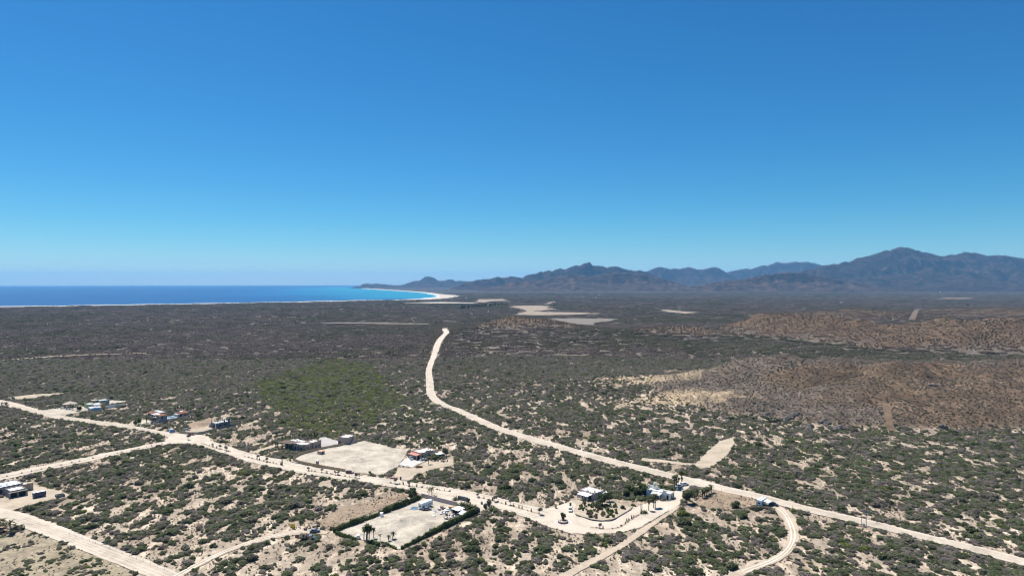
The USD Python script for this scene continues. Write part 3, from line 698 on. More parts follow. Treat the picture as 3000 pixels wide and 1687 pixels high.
ruts('worn wheel tracks along the far left part of the double road', [(0, 1180), (47, 1191), (124, 1211), (186, 1225), (272, 1237), (346, 1246), (430, 1262), (500, 1279)], (-2.4, -0.8, 0.9, 2.4), .8)
_med = [(586, 1299), (673, 1325), (770, 1352), (832, 1366), (895, 1379), (975, 1391), (1055, 1404), (1131, 1415), (1197, 1424), (1320, 1442), (1395, 1456), (1455, 1471), (1552, 1499), (1592, 1510)]
ruts('worn wheel tracks along both lanes of the double road', _med, (-6.0, -4.6, 4.2, 5.6), .7)
ruts('pale packed wheel tracks along both lanes of the double road', _med, (-5.3, 4.9), .7, M_RUTL)
ruts('two wheel tracks along the curving sandy track', [(2285, 1492), (2308, 1512), (2322, 1545), (2328, 1575), (2318, 1605), (2290, 1632), (2240, 1655), (2180, 1676)], (-0.8, 0.8), .6, M_RUTL)
ruts('two wheel tracks on the brown track', [(500, 1700), (560, 1665), (640, 1624), (740, 1588), (830, 1566), (900, 1556)], (-0.8, 0.8), .6, M_RUTL)
M_MARK = dirt_material('tyre_marks', (0.27, 0.245, 0.205), 0.22, 0.18)
ruts('tyre marks winding across the hedged lot', [(1060, 1550), (1110, 1560), (1160, 1545), (1200, 1515), (1240, 1505), (1290, 1520), (1310, 1500)], (-0.8, 0.8), .5, M_MARK)
ruts('tyre marks looping through the hedged lot', [(1345, 1500), (1280, 1505), (1220, 1540), (1160, 1580), (1120, 1575), (1140, 1545)], (-0.8, 0.8), .5, M_MARK)
ruts('tyre marks across the graded plot', [(1150, 1375), (1090, 1365), (1020, 1345), (960, 1345), (920, 1355), (890, 1350)], (-0.9, 0.9), .6, M_MARK)
ruts('grader marks along the back of the graded plot', [(930, 1330), (990, 1325), (1050, 1318), (1110, 1325), (1150, 1335)], (-3.5, -1.2, 1.2, 3.4), .8, M_MARK)
# ---------------------------------------------------------------- buildings
def wall_mat(name, c, var=0.05): return color_mat(name, c, 0.9, var, 0.5, 0.15, 0.1)
W_POOL = wall_mat('pool_wall', (0.5, 0.47, 0.42)); W_BEIGE = wall_mat('wall_beige', (0.34, 0.25, 0.195)); W_PINK = wall_mat('wall_pink', (0.42, 0.29, 0.215)); W_WHITE = wall_mat('wall_white', (0.68, 0.635, 0.56), 0.03)
W_BLOCK = wall_mat('wall_grey_block', (0.155, 0.15, 0.145), 0.09); W_TAN = wall_mat('wall_tan', (0.37, 0.295, 0.20)); W_GREY = wall_mat('wall_grey_plaster', (0.265, 0.228, 0.205))
W_GREEN = wall_mat('wall_green', (0.27, 0.33, 0.19)); W_TEAL = wall_mat('wall_teal', (0.15, 0.20, 0.18)); W_ORANGE = wall_mat('wall_orange', (0.50, 0.26, 0.08)); W_MAUVE = wall_mat('wall_mauve', (0.40, 0.31, 0.285))
R_WHITE = color_mat('roof_white', (0.78, 0.78, 0.76), 0.8, 0.035, 0.7); R_GREY = color_mat('roof_grey', (0.40, 0.39, 0.375), 0.8, 0.05, 0.7)
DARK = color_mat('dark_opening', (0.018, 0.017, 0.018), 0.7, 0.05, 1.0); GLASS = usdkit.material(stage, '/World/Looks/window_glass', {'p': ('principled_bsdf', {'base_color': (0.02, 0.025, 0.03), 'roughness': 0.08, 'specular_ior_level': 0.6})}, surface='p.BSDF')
WOOD = color_mat('weathered_wood', (0.24, 0.155, 0.085), 0.85, 0.12, 1.2); WOODD = color_mat('dark_wood', (0.085, 0.06, 0.045), 0.85, 0.1, 1.2); THATCH = color_mat('thatch', (0.34, 0.29, 0.25), 0.95, 0.12, 1.5)
STEEL = color_mat('rusty_steel', (0.16, 0.10, 0.075), 0.7, 0.1, 2.0, metallic=0.3); GALV = color_mat('galvanised_metal', (0.42, 0.43, 0.44), 0.5, 0.06, 1.0, metallic=0.5)
BLUEW = color_mat('pool_water', (0.08, 0.15, 0.20), 0.1, 0.03, 0.5, spec=0.5); STONE = color_mat('grey_stone', (0.13, 0.12, 0.115), 0.9, 0.16, 0.9, 0.4); WHITEP = color_mat('white_paint', (0.78, 0.78, 0.77), 0.35, 0.02, 0.6, spec=0.5)
AWNING = color_mat('red_awning', (0.36, 0.16, 0.13), 0.8, 0.1, 1.5); CANVAS = color_mat('white_canvas', (0.70, 0.70, 0.67), 0.8, 0.04, 0.8); TARP = color_mat('blue_tarp', (0.36, 0.37, 0.39), 0.6, 0.06, 0.9)
TILE = usdkit.material(stage, '/World/Looks/clay_tiles', {'tc': ('texture_coordinate', {}), 'w': ('wave_texture', {'wave_type': 'bands', 'bands_direction': 'x', 'scale': 3.0, 'distortion': 1.0, 'detail': 2.0}), 'n': ('noise_texture', {'scale': 1.6, 'detail': 4.0}),
    'm': ('mix_color', {'fac': 0.6}), 'r': ('rgb_ramp', {'ramp': [(0.3, (0.15, 0.068, 0.042)), (0.55, (0.235, 0.112, 0.072)), (0.75, (0.30, 0.16, 0.11))]}), 'b': ('bump', {'strength': 0.6, 'distance': 0.1}), 'p': ('principled_bsdf', {'roughness': 0.85, 'specular_ior_level': 0.15})},
    [('tc.object', 'w.vector'), ('tc.object', 'n.vector'), ('w.color', 'm.a'), ('n.color', 'm.b'), ('m.result', 'r.fac'), ('r.color', 'p.base_color'), ('w.fac', 'b.height'), ('b.normal', 'p.normal')], surface='p.BSDF')

class House:
    """a building in its own axes: x runs right and away, y left and away, from the corner nearest the camera"""
    def __init__(self, name, label, cat, corner, rz, group=None):
        self.c = at(*corner) if len(corner) == 2 else np.array(corner, float); self.rz = rz
        self.t = thing(name, label, cat, self.c + [0, 0, 0.15], rz, group)
    def foot(self, x0, x1, y0, y1, pad=1.0):
        a = math.radians(self.rz); q = np.array([[x0 - pad, y0 - pad], [x1 + pad, y0 - pad], [x1 + pad, y1 + pad], [x0 - pad, y1 + pad]])
        TAKEN.append(Polygon(q @ np.array([[math.cos(a), math.sin(a)], [-math.sin(a), math.cos(a)]]) + self.c[:2]))
    def block(self, x0, x1, y0, y1, h, wall, roof=R_WHITE, parapet=0.5, z0=-1.2, label=None, th=0.3):
        """walls with a flat roof sunk behind a parapet"""
        self.foot(x0, x1, y0, y1)
        m = MB()
        m.box(x0, x1, y0, y0 + th, z0, h).box(x0, x1, y1 - th, y1, z0, h).box(x0, x0 + th, y0 + th, y1 - th, z0, h).box(x1 - th, x1, y0 + th, y1 - th, z0, h)
        w = m.build('wall', wall, self.t)
        if label: w.SetCustomDataByKey('label', label)
        MB().box(x0 + th + .003, x1 - th - .003, y0 + th + .003, y1 - th - .003, h - parapet - 0.25, h - parapet).build('roof', roof, self.t)
        return w
    def part(self, name, mat, *boxes, parent=None, smooth=False):
        m = MB()
        for b in boxes: m.box(*b)
        return m.build(name, mat, parent or self.t, smooth)
    def opening(self, face, at_, a, b, z0, z1, kind='window', frame=None):
        """a window or door in the wall x = at_ (face 'x', seen from the left) or y = at_ (face 'y', seen from the right)"""
        f = 0.10
        def bx(p, q, r, s, d0, d1): return (at_ - d1, at_ - d0, p, q, r, s) if face == 'x' else (p, q, at_ - d1, at_ - d0, r, s)
        fr = self.part(kind, frame or WOODD, bx(a - f, a, z0 - f, z1 + f, -.1, .07), bx(b, b + f, z0 - f, z1 + f, -.1, .07), bx(a, b, z1, z1 + f, -.1, .07), bx(a, b, z0 - f, z0, -.1, .07))
        self.part('pane' if kind == 'window' else 'leaf', GLASS if kind == 'window' else DARK, bx(a, b, z0, z1, -.1, .02), parent=fr)
    def roof_slab(self, name, mat, x0, x1, y0, y1, z, th=0.2, drop=(0, 0)):
        """slab whose near edges hang lower: drop = (at x0, at y0)"""
        v = np.array([[x, y, zz] for zz in (0, th) for y in (y0, y1) for x in (x0, x1)], float)
        v[:, 2] += z - np.where(v[:, 0] == x0, drop[0], 0) - np.where(v[:, 1] == y0, drop[1], 0)
        return MB().add(v, [[0, 2, 3, 1], [4, 5, 7, 6], [0, 1, 5, 4], [2, 6, 7, 3], [0, 4, 6, 2], [1, 3, 7, 5]]).build(name, mat, self.t)
    def post(self, mat, x, y, h, r=0.14, z0=-0.6, name='post'):
        return self.part(name, mat, (x - r, x + r, y - r, y + r, z0, h))
    def hip(self, x0, x1, y0, y1, z, rise, mat=TILE, over=0.5):
        x0 -= over; x1 += over; y0 -= over; y1 += over; w = min(x1 - x0, y1 - y0) / 2
        if x1 - x0 > y1 - y0: r = [[x0 + w, (y0 + y1) / 2], [x1 - w, (y0 + y1) / 2]]
        else: r = [[(x0 + x1) / 2, y0 + w], [(x0 + x1) / 2, y1 - w + 0.01]]
        v = [[x0, y0, z], [x1, y0, z], [x1, y1, z], [x0, y1, z], [*r[0], z + rise], [*r[1], z + rise], [x0, y0, z - .15], [x1, y0, z - .15], [x1, y1, z - .15], [x0, y1, z - .15]]
        if x1 - x0 > y1 - y0: f = [[0, 1, 5], [0, 5, 4], [2, 3, 4], [2, 4, 5], [3, 0, 4], [1, 2, 5]]
        else: f = [[0, 1, 4], [1, 2, 5], [1, 5, 4], [2, 3, 5], [3, 0, 4], [3, 4, 5]]
        for i in range(4): f += [[i, 6 + i, 6 + (i + 1) % 4], [i, 6 + (i + 1) % 4, (i + 1) % 4]]
        f += [[6, 8, 7], [6, 9, 8]]
        self.foot(x0, x1, y0, y1, 0)
        return MB().add(v, f).build('roof', mat, self.t)

# white house with the bell gable
h = House('white_house', 'white house with a bell gable on its flat roof, grey lean-to on the shaded side', 'house', (1965.4, 1466), 52)
h.block(0, 4.6, 0, 4.2, 3.4, W_WHITE); h.block(0.6, 5.2, 4.2, 14.5, 3.2, W_WHITE)
h.part('gable_wall', W_WHITE, (4.6, 5.0, 9.5, 15.5, 3.2, 4.4)); h.part('tower', W_WHITE, (-0.05, 0.9, 2.8, 4.6, 0, 4.6))
bt = h.part('bell_gable', W_WHITE, (3.9, 4.7, 10.2, 10.6, 3.2, 5.4), (3.9, 4.7, 11.6, 12.0, 3.2, 5.4), (3.9, 4.7, 10.2, 12.0, 5.4, 5.9))
MB().sphere((4.3, 11.1, 5.95), 0.75, 2, (0.6, 1, 0.9)).build('dome', W_WHITE, bt, True); MB().sphere((4.3, 11.1, 4.7), 0.28, 1, (1, 1, 1.2)).build('bell', WOODD, bt, True)
h.roof_slab('lean_to_roof', R_GREY, -2.6, 0.7, 5.0, 10.5, 2.6, 0.15, (0.7, 0)); h.post(W_WHITE, -2.4, 5.2, 1.9); h.post(W_WHITE, -2.4, 10.3, 1.9)
h.opening('y', 0, 0.9, 1.6, 0.9, 2.2); h.opening('y', 0, 3.0, 3.7, 0.9, 2.2); h.opening('x', 0, 1.2, 2.2, 0.0, 2.1, 'door'); h.opening('x', 0.6, 11.2, 12.2, 0.9, 2.1)
h.part('bench', WOODD, (0.9, 3.4, -1.5, -0.6, -0.2, 0.9))
# house with two white roofs
h = House('flat_roof_house', 'grey brown house with two bright white flat roofs behind a leafy garden', 'house', (1743, 1467.5), 44)
h.block(0, 7.5, 0, 10.3, 3.9, W_MAUVE, parapet=0.35); h.block(-1.5, 0, 7.6, 11.2, 2.7, W_MAUVE, parapet=0.15)
h.part('gable', W_MAUVE, (-0.05, 0.35, 4.2, 5.6, 3.9, 4.5)); h.part('chimney', W_MAUVE, (0.6, 1.3, 0.4, 1.1, 3.9, 4.8))
h.roof_slab('porch_roof', R_WHITE, -4.4, -0.02, 1.6, 8.6, 2.75, 0.2, (0.3, 0))
for yy in (1.8, 4.0, 6.2, 8.4): h.post(W_WHITE, -4.2, yy, 2.45, 0.12)
h.opening('x', 0, 2.4, 4.2, 0.1, 2.2, 'door'); h.opening('x', 0, 5.4, 7.0, 0.7, 2.1); h.opening('y', 0, 2.0, 3.4, 0.8, 2.1); h.opening('y', 0, 5.0, 6.2, 0.8, 2.1)
h.roof_slab('lower_roof', R_WHITE, 5.5, 9.5, -2.6, -0.02, 2.7, 0.2); h.post(W_PINK, 9.3, -2.4, 2.7, 0.12); h.post(W_PINK, 5.7, -2.4, 2.7, 0.12)
# pink house with the red awning
h = House('pink_house', 'pink adobe house with a white roof and a red awning over the concrete slab', 'house', (1231.8, 1347.4), 45)
h.block(0, 13.2, 0, 9.6, 4.4, W_PINK, parapet=0.5)
h.part('stepped_gable', W_PINK, (4.2, 8.6, -0.02, 0.28, 4.4, 5.0)); h.part('corner_tower', W_PINK, (9.6, 13.4, -0.9, 0, -1, 4.7)); h.part('back_gable', W_PINK, (4, 9, 9.35, 9.65, 4.4, 5.0))
h.roof_slab('awning', AWNING, -3.4, -0.02, 0.2, 9.4, 3.35, 0.15, (0.55, 0))
for yy in (0.5, 3.4, 6.3, 9.1): h.post(W_PINK, -3.1, yy, 2.8, 0.22, name='column')
for yy in (1.2, 4.1, 7.0): h.opening('x', 0, yy, yy + 1.6, 0.1, 2.5, 'door')
h.opening('y', 0, 1.0, 2.0, 0.5, 2.6); h.opening('y', 0, 6.4, 7.3, 0.8, 2.4); h.opening('y', -0.9, 10.8, 11.8, 0.9, 2.4)
for xx in (10.2, 12.0): h.part('vent', STEEL, (xx, xx + 0.6, 5.2, 5.8, 4.0, 5.0))
# flat roofed house with the dark porch
h = House('porch_house', 'long beige flat roofed house with a dark porch at its left end and white roofs', 'house', (892.7, 1323.5), 66)
h.block(0, 7, 0, 10, 4.6, W_BEIGE); h.block(3.5, 12, 8.5, 21, 4.2, W_BEIGE, parapet=0.3); h.block(7, 15.5, -1.0, 6, 4.9, W_BEIGE, parapet=0.8)
h.part('corner_bay', W_BEIGE, (-0.7, 0, 1.5, 4.5, -1.2, 4.5), (0.8, 4.2, -0.7, 0, -1.2, 4.5))
h.roof_slab('porch_roof', WOODD, -2.2, 6.2, 10.2, 22.5, 4.35, 0.25)
for yy in (10.6, 14.5, 18.4, 22.1): h.post(WOODD, -1.9, yy, 4.3, 0.18)
for yy in (11.0, 14.6, 17.8): h.opening('x', 3.5, yy, yy + 2.2, 0.1, 2.8, 'door')
for yy in (2.0, 3.3): h.opening('x', -0.7, yy, yy + 0.8, 0.9, 2.6)
for yy in (5.6, 7.8): h.opening('x', 0, yy, yy + 1.0, 0.6, 2.7)
h.opening('y', -0.7, 1.5, 2.6, 0.8, 2.6); h.opening('y', -1.0, 9.2, 10.6, 0.6, 2.4); h.opening('y', -1.0, 12.4, 13.8, 0.8, 2.4)
for xx, yy in ((5.5, 10.5), (8.5, 14.0)): h.part('roof_box', R_WHITE, (xx, xx + 1.6, yy, yy + 1.2, 3.8, 5.0))
# cube shaped house
h = House('cube_house', 'beige cube shaped house with a pale roof terrace and an outside stair', 'house', (1017.5, 1304), 66)
h.block(0, 9.5, 0, 8.4, 5.2, W_BEIGE, R_WHITE, 0.6)
st = MB()
for k in range(12): st.box(2.2 + k * 0.5, 2.7 + k * 0.5, -1.1, -0.02, -0.4, 0.35 + k * 0.4)
st.build('stair', W_PINK, h.t)
h.opening('x', 0, 6.2, 7.2, 0.0, 2.3, 'door'); h.opening('y', 0, 8.3, 9.1, 0.3, 2.4, 'door')
# grey unfinished house
h = House('unfinished_house', 'grey concrete block shell of an unfinished house with bare columns on top', 'house', (632, 1257), 55)
h.block(0, 6.4, 0, 7.4, 4.3, W_BLOCK, R_GREY, 0.1); h.block(6.4, 12.2, 0, 6.6, 4.3, W_BLOCK, R_WHITE, 0.1)
h.part('upper_wall', W_BLOCK, (10.2, 12.1, 0.02, 0.3, 4.3, 6.6), (11.85, 12.1, 0.3, 5.8, 4.3, 6.4), (6.4, 7.8, 0.02, 0.3, 4.3, 5.6))
for xx, yy in ((0.4, 7.0), (3.2, 7.0), (6.2, 7.0), (6.4, 3.6), (3.2, 3.6), (9.2, 6.3)): h.post(W_BLOCK, xx, yy, 6.9, 0.16, 4.2, 'column')
h.post(W_WHITE, -0.25, 0.3, 4.3, 0.2, name='pipe'); h.opening('y', 0, 7.2, 7.9, 1.2, 3.0); h.opening('y', 0, 8.8, 9.5, 1.2, 3.0); h.opening('y', 0, 2.2, 4.2, 0.2, 2.4, 'door'); h.opening('x', 0, 2.2, 4.6, 0.2, 2.6, 'door')
st = MB()
for k in range(9): st.box(0.4, 2.0, 7.5 + k * 0.5, 8.0 + k * 0.5, -0.8, 3.4 - k * 0.42)
st.build('stair', W_BLOCK, h.t)
# two storey house with clay tiles
h = House('tiled_house', 'two storey grey pink house with orange clay tile roofs behind a low wall', 'house', (455, 1236), 50)
h.block(4.5, 9.5, 2, 18, 6.6, W_GREY, R_GREY, 0.3); h.block(0, 4.5, 9.5, 15.5, 5.6, W_GREY, R_GREY, 0.1); h.block(0.5, 6.5, -6, 0, 5.4, W_GREY, R_GREY, 0.1); h.block(0.5, 4.5, 0, 9.5, 3.0, W_GREY, R_WHITE, 0.2)
h.hip(0, 4.5, 9.5, 15.5, 5.65, 1.4); h.hip(0.5, 6.5, -6, 0, 5.45, 1.3)
h.part('balcony', W_GREY, (-1.2, 0.5, 0.4, 9.2, 2.8, 3.0), (-1.2, -1.05, 0.4, 9.2, 3.0, 3.8)); h.part('terrace_cover', R_WHITE, (-0.8, 4.4, 1.0, 7.4, 5.5, 5.7))
for yy in (1.2, 4.2, 7.2): h.post(W_GREY, -0.6, yy, 5.5, 0.16)
for yy in (10.4, 13.0): h.opening('x', 0, yy, yy + 1.4, 3.4, 5.0); h.opening('x', 0, yy, yy + 1.4, 0.4, 2.3)
for yy in (1.4, 4.4): h.opening('x', 0.5, yy, yy + 2.2, 0.2, 2.3, 'door'); h.opening('x', 4.5, yy + 0.6, yy + 2.6, 3.1, 5.2, 'door')
h.opening('x', 0.5, -4.2, -2.6, 3.2, 4.8); h.opening('y', -6, 2.2, 3.4, 3.2, 4.6)
h = House('garden_house', 'small grey garden house with one orange clay tile roof beside the pool terrace', 'house', (532, 1222.5), 50)
h.block(0, 6, 0, 6.5, 3.2, W_GREY, R_GREY, 0.1); h.hip(0, 6, 0, 6.5, 3.25, 1.7); h.block(2.5, 7, 6.5, 12.5, 3.6, W_GREY, R_WHITE, 0.2)
h.opening('x', 0, 1.4, 4.2, 0.2, 2.4, 'door'); h.opening('y', 0, 1.6, 3.4, 0.9, 2.2)
h.roof_slab('porch_roof', TILE, -2.2, 0.0, 0.4, 6.2, 2.6, 0.15, (0.4, 0)); h.post(WOODD, -2.0, 0.6, 2.2); h.post(WOODD, -2.0, 6.0, 2.2)
p = thing('swimming_pool', 'blue pool terrace with white edges between the two tiled houses', 'pool', at(497, 1226) + [0, 0, 0.5], 50); TAKEN.append(Polygon(at(497, 1226)[:2] + np.array([[-9, -9], [9, -9], [9, 9], [-9, 9]])))
MB().box(-2, 8, -4, 7, -1.5, 0.1).build('terrace', W_POOL, p); MB().box(-1, 4, -3, 6, 0.1, 0.16).build('water', BLUEW, p); MB().box(5, 7.4, -2, 5, 0.1, 2.2).build('cabana', TARP, p)
# white and green house, far left
h = House('green_house', 'white house with a green wall and an orange wall beyond the far left road', 'house', (262, 1205.5), 50)
h.block(0, 9, -1.5, 5, 3.1, W_WHITE, R_WHITE, 0.15); h.block(5, 11, 4, 12, 5.0, W_WHITE, R_WHITE, 0.3); h.block(3, 9, 12, 24, 4.2, W_GREEN, R_WHITE, 0.6); h.block(10.5, 13.5, 2.5, 4, 5.0, W_ORANGE, R_WHITE, 0.2)
h.block(11, 19, 8, 18, 7.2, W_TEAL, R_GREY, 0.4); h.roof_slab('terrace_cover', THATCH, 7, 11, 13, 20, 7.0, 0.3)
for xx, yy in ((7.2, 13.2), (7.2, 19.8), (10.8, 13.2)): h.post(WOODD, xx, yy, 7.0, 0.14, 3.8)
h.part('shutter', TARP, (-0.08, -0.03, 0.3, 4.4, 0.3, 2.5), (0.4, 8.4, -1.6, -1.52, 0.4, 2.2)); h.opening('x', 5, 6.5, 8.2, 3.3, 4.4); h.opening('x', 11, 9.5, 11.5, 4.6, 6.4); h.opening('x', 11, 14.5, 16.5, 4.6, 6.4); h.opening('y', -1.5, 3.0, 4.6, 0.6, 2.0)
h = House('garden_wall', 'white garden wall with gate pillars running right of the white and green house', 'wall', (290, 1199.5), 50)
h.part('wall', W_WHITE, (0, 22, 0, 0.4, -1, 2.3), (0, 0.4, 0.4, 3, -1, 2.3), (2.6, 3.4, -0.2, 0.6, -1, 3.0)); h.foot(0, 22, 0, 3)
p = thing('palapa', 'open shelter with a pointed thatch roof left of the green wall', 'shelter', at(203, 1193), 20); TAKEN.append(Point(at(203, 1193)[:2]).buffer(5))
MB().mesh(trimesh.creation.cone(radius=6.0, height=2.4, sections=14).apply_translation([0, 0, 3.4])).build('thatch_roof', THATCH, p)
for k in range(6): MB().rod((4.6 * math.cos(k * 1.047), 4.6 * math.sin(k * 1.047), -0.6), (4.6 * math.cos(k * 1.047), 4.6 * math.sin(k * 1.047), 3.5), 0.14).build('post', WOODD, p)
# house at the left edge
h = House('edge_house', 'grey house with a double garage and white roofs at the left edge of the picture', 'house', (23.5, 1462), 54)
h.block(0.8, 8.0, 0.6, 8.4, 3.7, W_GREY, R_WHITE, 0.45); h.part('garage_canopy', W_GREY, (-0.2, 8.4, -0.8, 0.58, 2.75, 3.0)); h.part('garage_pillar', W_GREY, (-0.1, 0.5, -0.7, 0.5, -1, 2.75), (3.7, 4.2, -0.6, 0.5, -1, 2.75), (8.0, 8.4, -0.7, 0.5, -1, 2.75))
h.opening('y', 0.6, 1.0, 3.6, -0.05, 2.4, 'garage_door', W_GREY); h.opening('y', 0.6, 4.5, 7.6, -0.05, 2.4, 'garage_door', W_GREY)
h.block(-8, 10, 10.5, 22, 4.3, W_GREY, R_WHITE, 0.45); h.block(9, 13, 9.2, 15, 3.6, W_BEIGE, R_GREY, 0.3, label='reddish beige wing'); h.opening('y', 10.5, -2.0, 0.2, 1.0, 2.8)
MB().mesh(trimesh.creation.cylinder(radius=1.5, height=4.8, sections=20).apply_translation([13.2, 10.4, 1.4])).build('round_tower', W_TAN, h.t, 40)
for k in range(3): h.part('roof_unit', R_WHITE, (-3 + 3 * k, -1.8 + 3 * k, 14, 15.2, 3.6, 4.8))
# sheds and small buildings
h = House('garden_shed', 'small low brown shed with a flat pink roof inside the fenced plot', 'shed', (940, 1333), 60)
h.part('wall', W_BEIGE, (0, 3.2, 0, 3.6, -0.6, 2.0)); h.part('roof', W_PINK, (-0.3, 3.5, -0.3, 3.9, 2.0, 2.2)); h.opening('y', 0, 1, 1.9, 0, 1.7, 'door'); h.foot(0, 3.2, 0, 3.6)
h = House('annex', 'small open fronted shed with a white roof beside the pink house', 'shed', (1283, 1343), 45)
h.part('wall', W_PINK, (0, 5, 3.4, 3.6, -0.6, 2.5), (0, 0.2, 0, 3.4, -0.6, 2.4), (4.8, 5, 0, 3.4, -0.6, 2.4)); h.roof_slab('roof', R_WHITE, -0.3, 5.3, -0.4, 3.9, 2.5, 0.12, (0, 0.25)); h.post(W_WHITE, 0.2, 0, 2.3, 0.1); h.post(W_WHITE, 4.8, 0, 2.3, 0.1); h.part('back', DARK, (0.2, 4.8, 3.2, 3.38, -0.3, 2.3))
h = House('canvas_shed', 'open shed under a white canvas roof among scrap in the hedged lot', 'shed', (1342, 1511.5), 48)
h.roof_slab('roof', CANVAS, -0.5, 4.5, -0.3, 4.6, 2.7, 0.08, (0.25, 0.15))
for xx, yy in ((-0.3, 0), (-0.3, 4.4), (4.3, 0), (4.3, 4.4)): h.post(STEEL, xx, yy, 2.5, 0.07)
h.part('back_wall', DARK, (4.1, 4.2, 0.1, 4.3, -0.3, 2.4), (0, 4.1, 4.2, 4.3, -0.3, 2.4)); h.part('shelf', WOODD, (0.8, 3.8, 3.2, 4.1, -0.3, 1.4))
h.roof_slab('tarp', TARP, -0.8, 2.6, -4.4, -0.4, 2.4, 0.05, (1.0, 0.5)); h.post(STEEL, 2.4, -4.2, 1.9, 0.06); h.post(STEEL, -0.6, -4.2, 1.0, 0.06)
t = thing('white_tower', 'lone white square tower rising from the far plain beyond the long road', 'tower', at(1431, 917), 20)
MB().box(-2.2, 2.2, -2.2, 2.2, -2, 9).build('shaft', W_WHITE, t); MB().box(-2.6, 2.6, -2.6, 2.6, 9, 10).build('cap', W_WHITE, t); MB().box(-0.8, 0.8, -2.3, -2.2, 5.5, 7.5).build('window', GLASS, t)
for u, v, w, hh, l in ((1757, 866, 16, 9, 'white speck of a building far out on the plain, right one of two'), (1745, 872, 14, 8, 'white speck of a building far out on the plain, left one of two'), (1308, 850, 30, 14, 'small white building at the foot of the headland by the bay'), (1366, 875, 14, 7, 'tiny white house on the flat behind the bay beach'),
                    (1331, 861, 14, 8, 'tiny white house among trees behind the end of the bay'), (2803, 833, 22, 14, 'white speck of a building at the foot of the tallest mountain'), (2755, 857, 18, 8, 'white speck of a house above the thin pale strip at the right'), (2465, 888, 14, 6, 'white speck of a house left of the far reddish rises'), (2516, 836, 24, 20, 'pale quarry building at the foot of the tallest mountain, left side')):
    p = at(u, v); t = thing('distant_house', l, 'house', p, 25)
    MB().box(-w / 2, w / 2, -5, 5, -3, hh * .8).build('wall', W_WHITE, t); MB().box(-w / 2 - .5, w / 2 + .5, -5.5, 5.5, hh * .8, hh).build('roof', R_WHITE, t); MB().box(-w / 4, w / 4, -5.2, -5, hh * .2, hh * .5).build('window', GLASS, t)

# ---------------------------------------------------------------- fences and walls along photograph lines
def along(pts, step):
    return resample(smooth_line(ats(pts), step, 1), step)
def wall_line(name, label, pts, h, th, mat, cat='wall', step=4.0, cap=None):
    l = along(pts, step); n = sides_of(l); c = l.mean(0); o = np.array([c[0], c[1], 0.0])
    t = thing(name, label, cat, o)
    for a, b, na in zip(l[:-1], l[1:], n[:-1]):
        d = b[:2] - a[:2]; ll = np.hypot(*d); m = MB()
        z = min(a[2], b[2])
        m.box(-ll / 2 + 0.01, ll / 2 - 0.01, -th / 2, th / 2, z - 0.6, max(a[2], b[2]) + h + 0.15, math.degrees(math.atan2(d[1], d[0])), (0, 0))
        v, f = m.arrays(); v = v + [*((a[:2] + b[:2]) / 2 - o[:2]), 0]
        MB().add(v, f).build('panel', mat, t)
    TAKEN.append(LineString(l[:, :2]).buffer(1.2))
    return t
def fence(name, label, pts, h, mat, pmat, step=2.4):
    l = along(pts, step); c = l.mean(0); o = np.array([c[0], c[1], 0.0]); t = thing(name, label, 'fence', o); rg = np.random.default_rng(len(label))
    for a, b in zip(l[:-1], l[1:]):
        d = b[:2] - a[:2]; ll = np.hypot(*d); ang = math.degrees(math.atan2(d[1], d[0])); m = MB(); z = (a[2] + b[2]) / 2; dz = rg.uniform(-.06, .06)
        n = 6
        for k in range(n):
            m.box(-ll / 2 + ll * k / n + .02, -ll / 2 + ll * (k + 1) / n - .02, -.03, .03, z + .0, z + h + .1 + dz + rg.uniform(-.05, .05), ang, (0, 0))
        v, f = m.arrays(); MB().add(v + [*((a[:2] + b[:2]) / 2 - o[:2]), 0], f).build('panel', mat, t)
        MB().box(a[0] - o[0] - .07, a[0] - o[0] + .07, a[1] - o[1] - .07, a[1] - o[1] + .07, a[2] - .5, a[2] + h + .3).build('post', pmat, t)
    TAKEN.append(LineString(l[:, :2]).buffer(1.2))
FENCEW = color_mat('fence_boards', (0.42, 0.29, 0.165), 0.9, 0.1, 1.0)
fence('wooden_fence', 'light wooden board fence round the pale graded plot, along the road', [(1062, 1292), (990, 1309), (905, 1325.5), (866, 1340), (854, 1354), (930, 1370), (1012, 1384)], 1.9, FENCEW, WOOD)
wall_line('boundary_wall', 'tan plastered boundary wall in front of the grey unfinished house', [(524, 1268), (552, 1273), (585, 1273), (612, 1266), (634, 1259.5)], 1.7, 0.25, W_TAN)
wall_line('boundary_wall', 'short tan wall left of the gateway near the blue container', [(487, 1263), (512, 1266.5)], 1.7, 0.25, W_TAN)
wall_line('boundary_wall', 'low grey block wall running back from the grey unfinished house', [(640, 1257.5), (665, 1252), (700, 1243)], 1.4, 0.25, W_BLOCK)
wall_line('retaining_wall', 'long low grey retaining wall in front of the tiled houses', [(440, 1241.5), (475, 1237), (515, 1230), (555, 1222.5)], 1.6, 0.4, W_GREY, step=5)
wall_line('pink_wall', 'pinkish wall along the road side of the hedged lot', [(1234, 1458), (1285, 1471), (1340, 1485)], 2.2, 0.25, W_MAUVE, step=5)
wall_line('stone_wall', 'short dark stone wall on the roadside between a palm and a bush', [(1342, 1465), (1356, 1467.5), (1370, 1471)], 2.2, 0.6, STONE, step=3)
wall_line('garden_kerb', 'low curved stone kerb round the garden bed below the house with two white roofs', [(1695, 1513), (1712, 1519.5), (1732, 1525), (1760, 1529), (1790, 1528), (1800, 1524), (1826, 1509), (1851, 1494.5)], 0.45, 0.3, STONE, 'kerb')
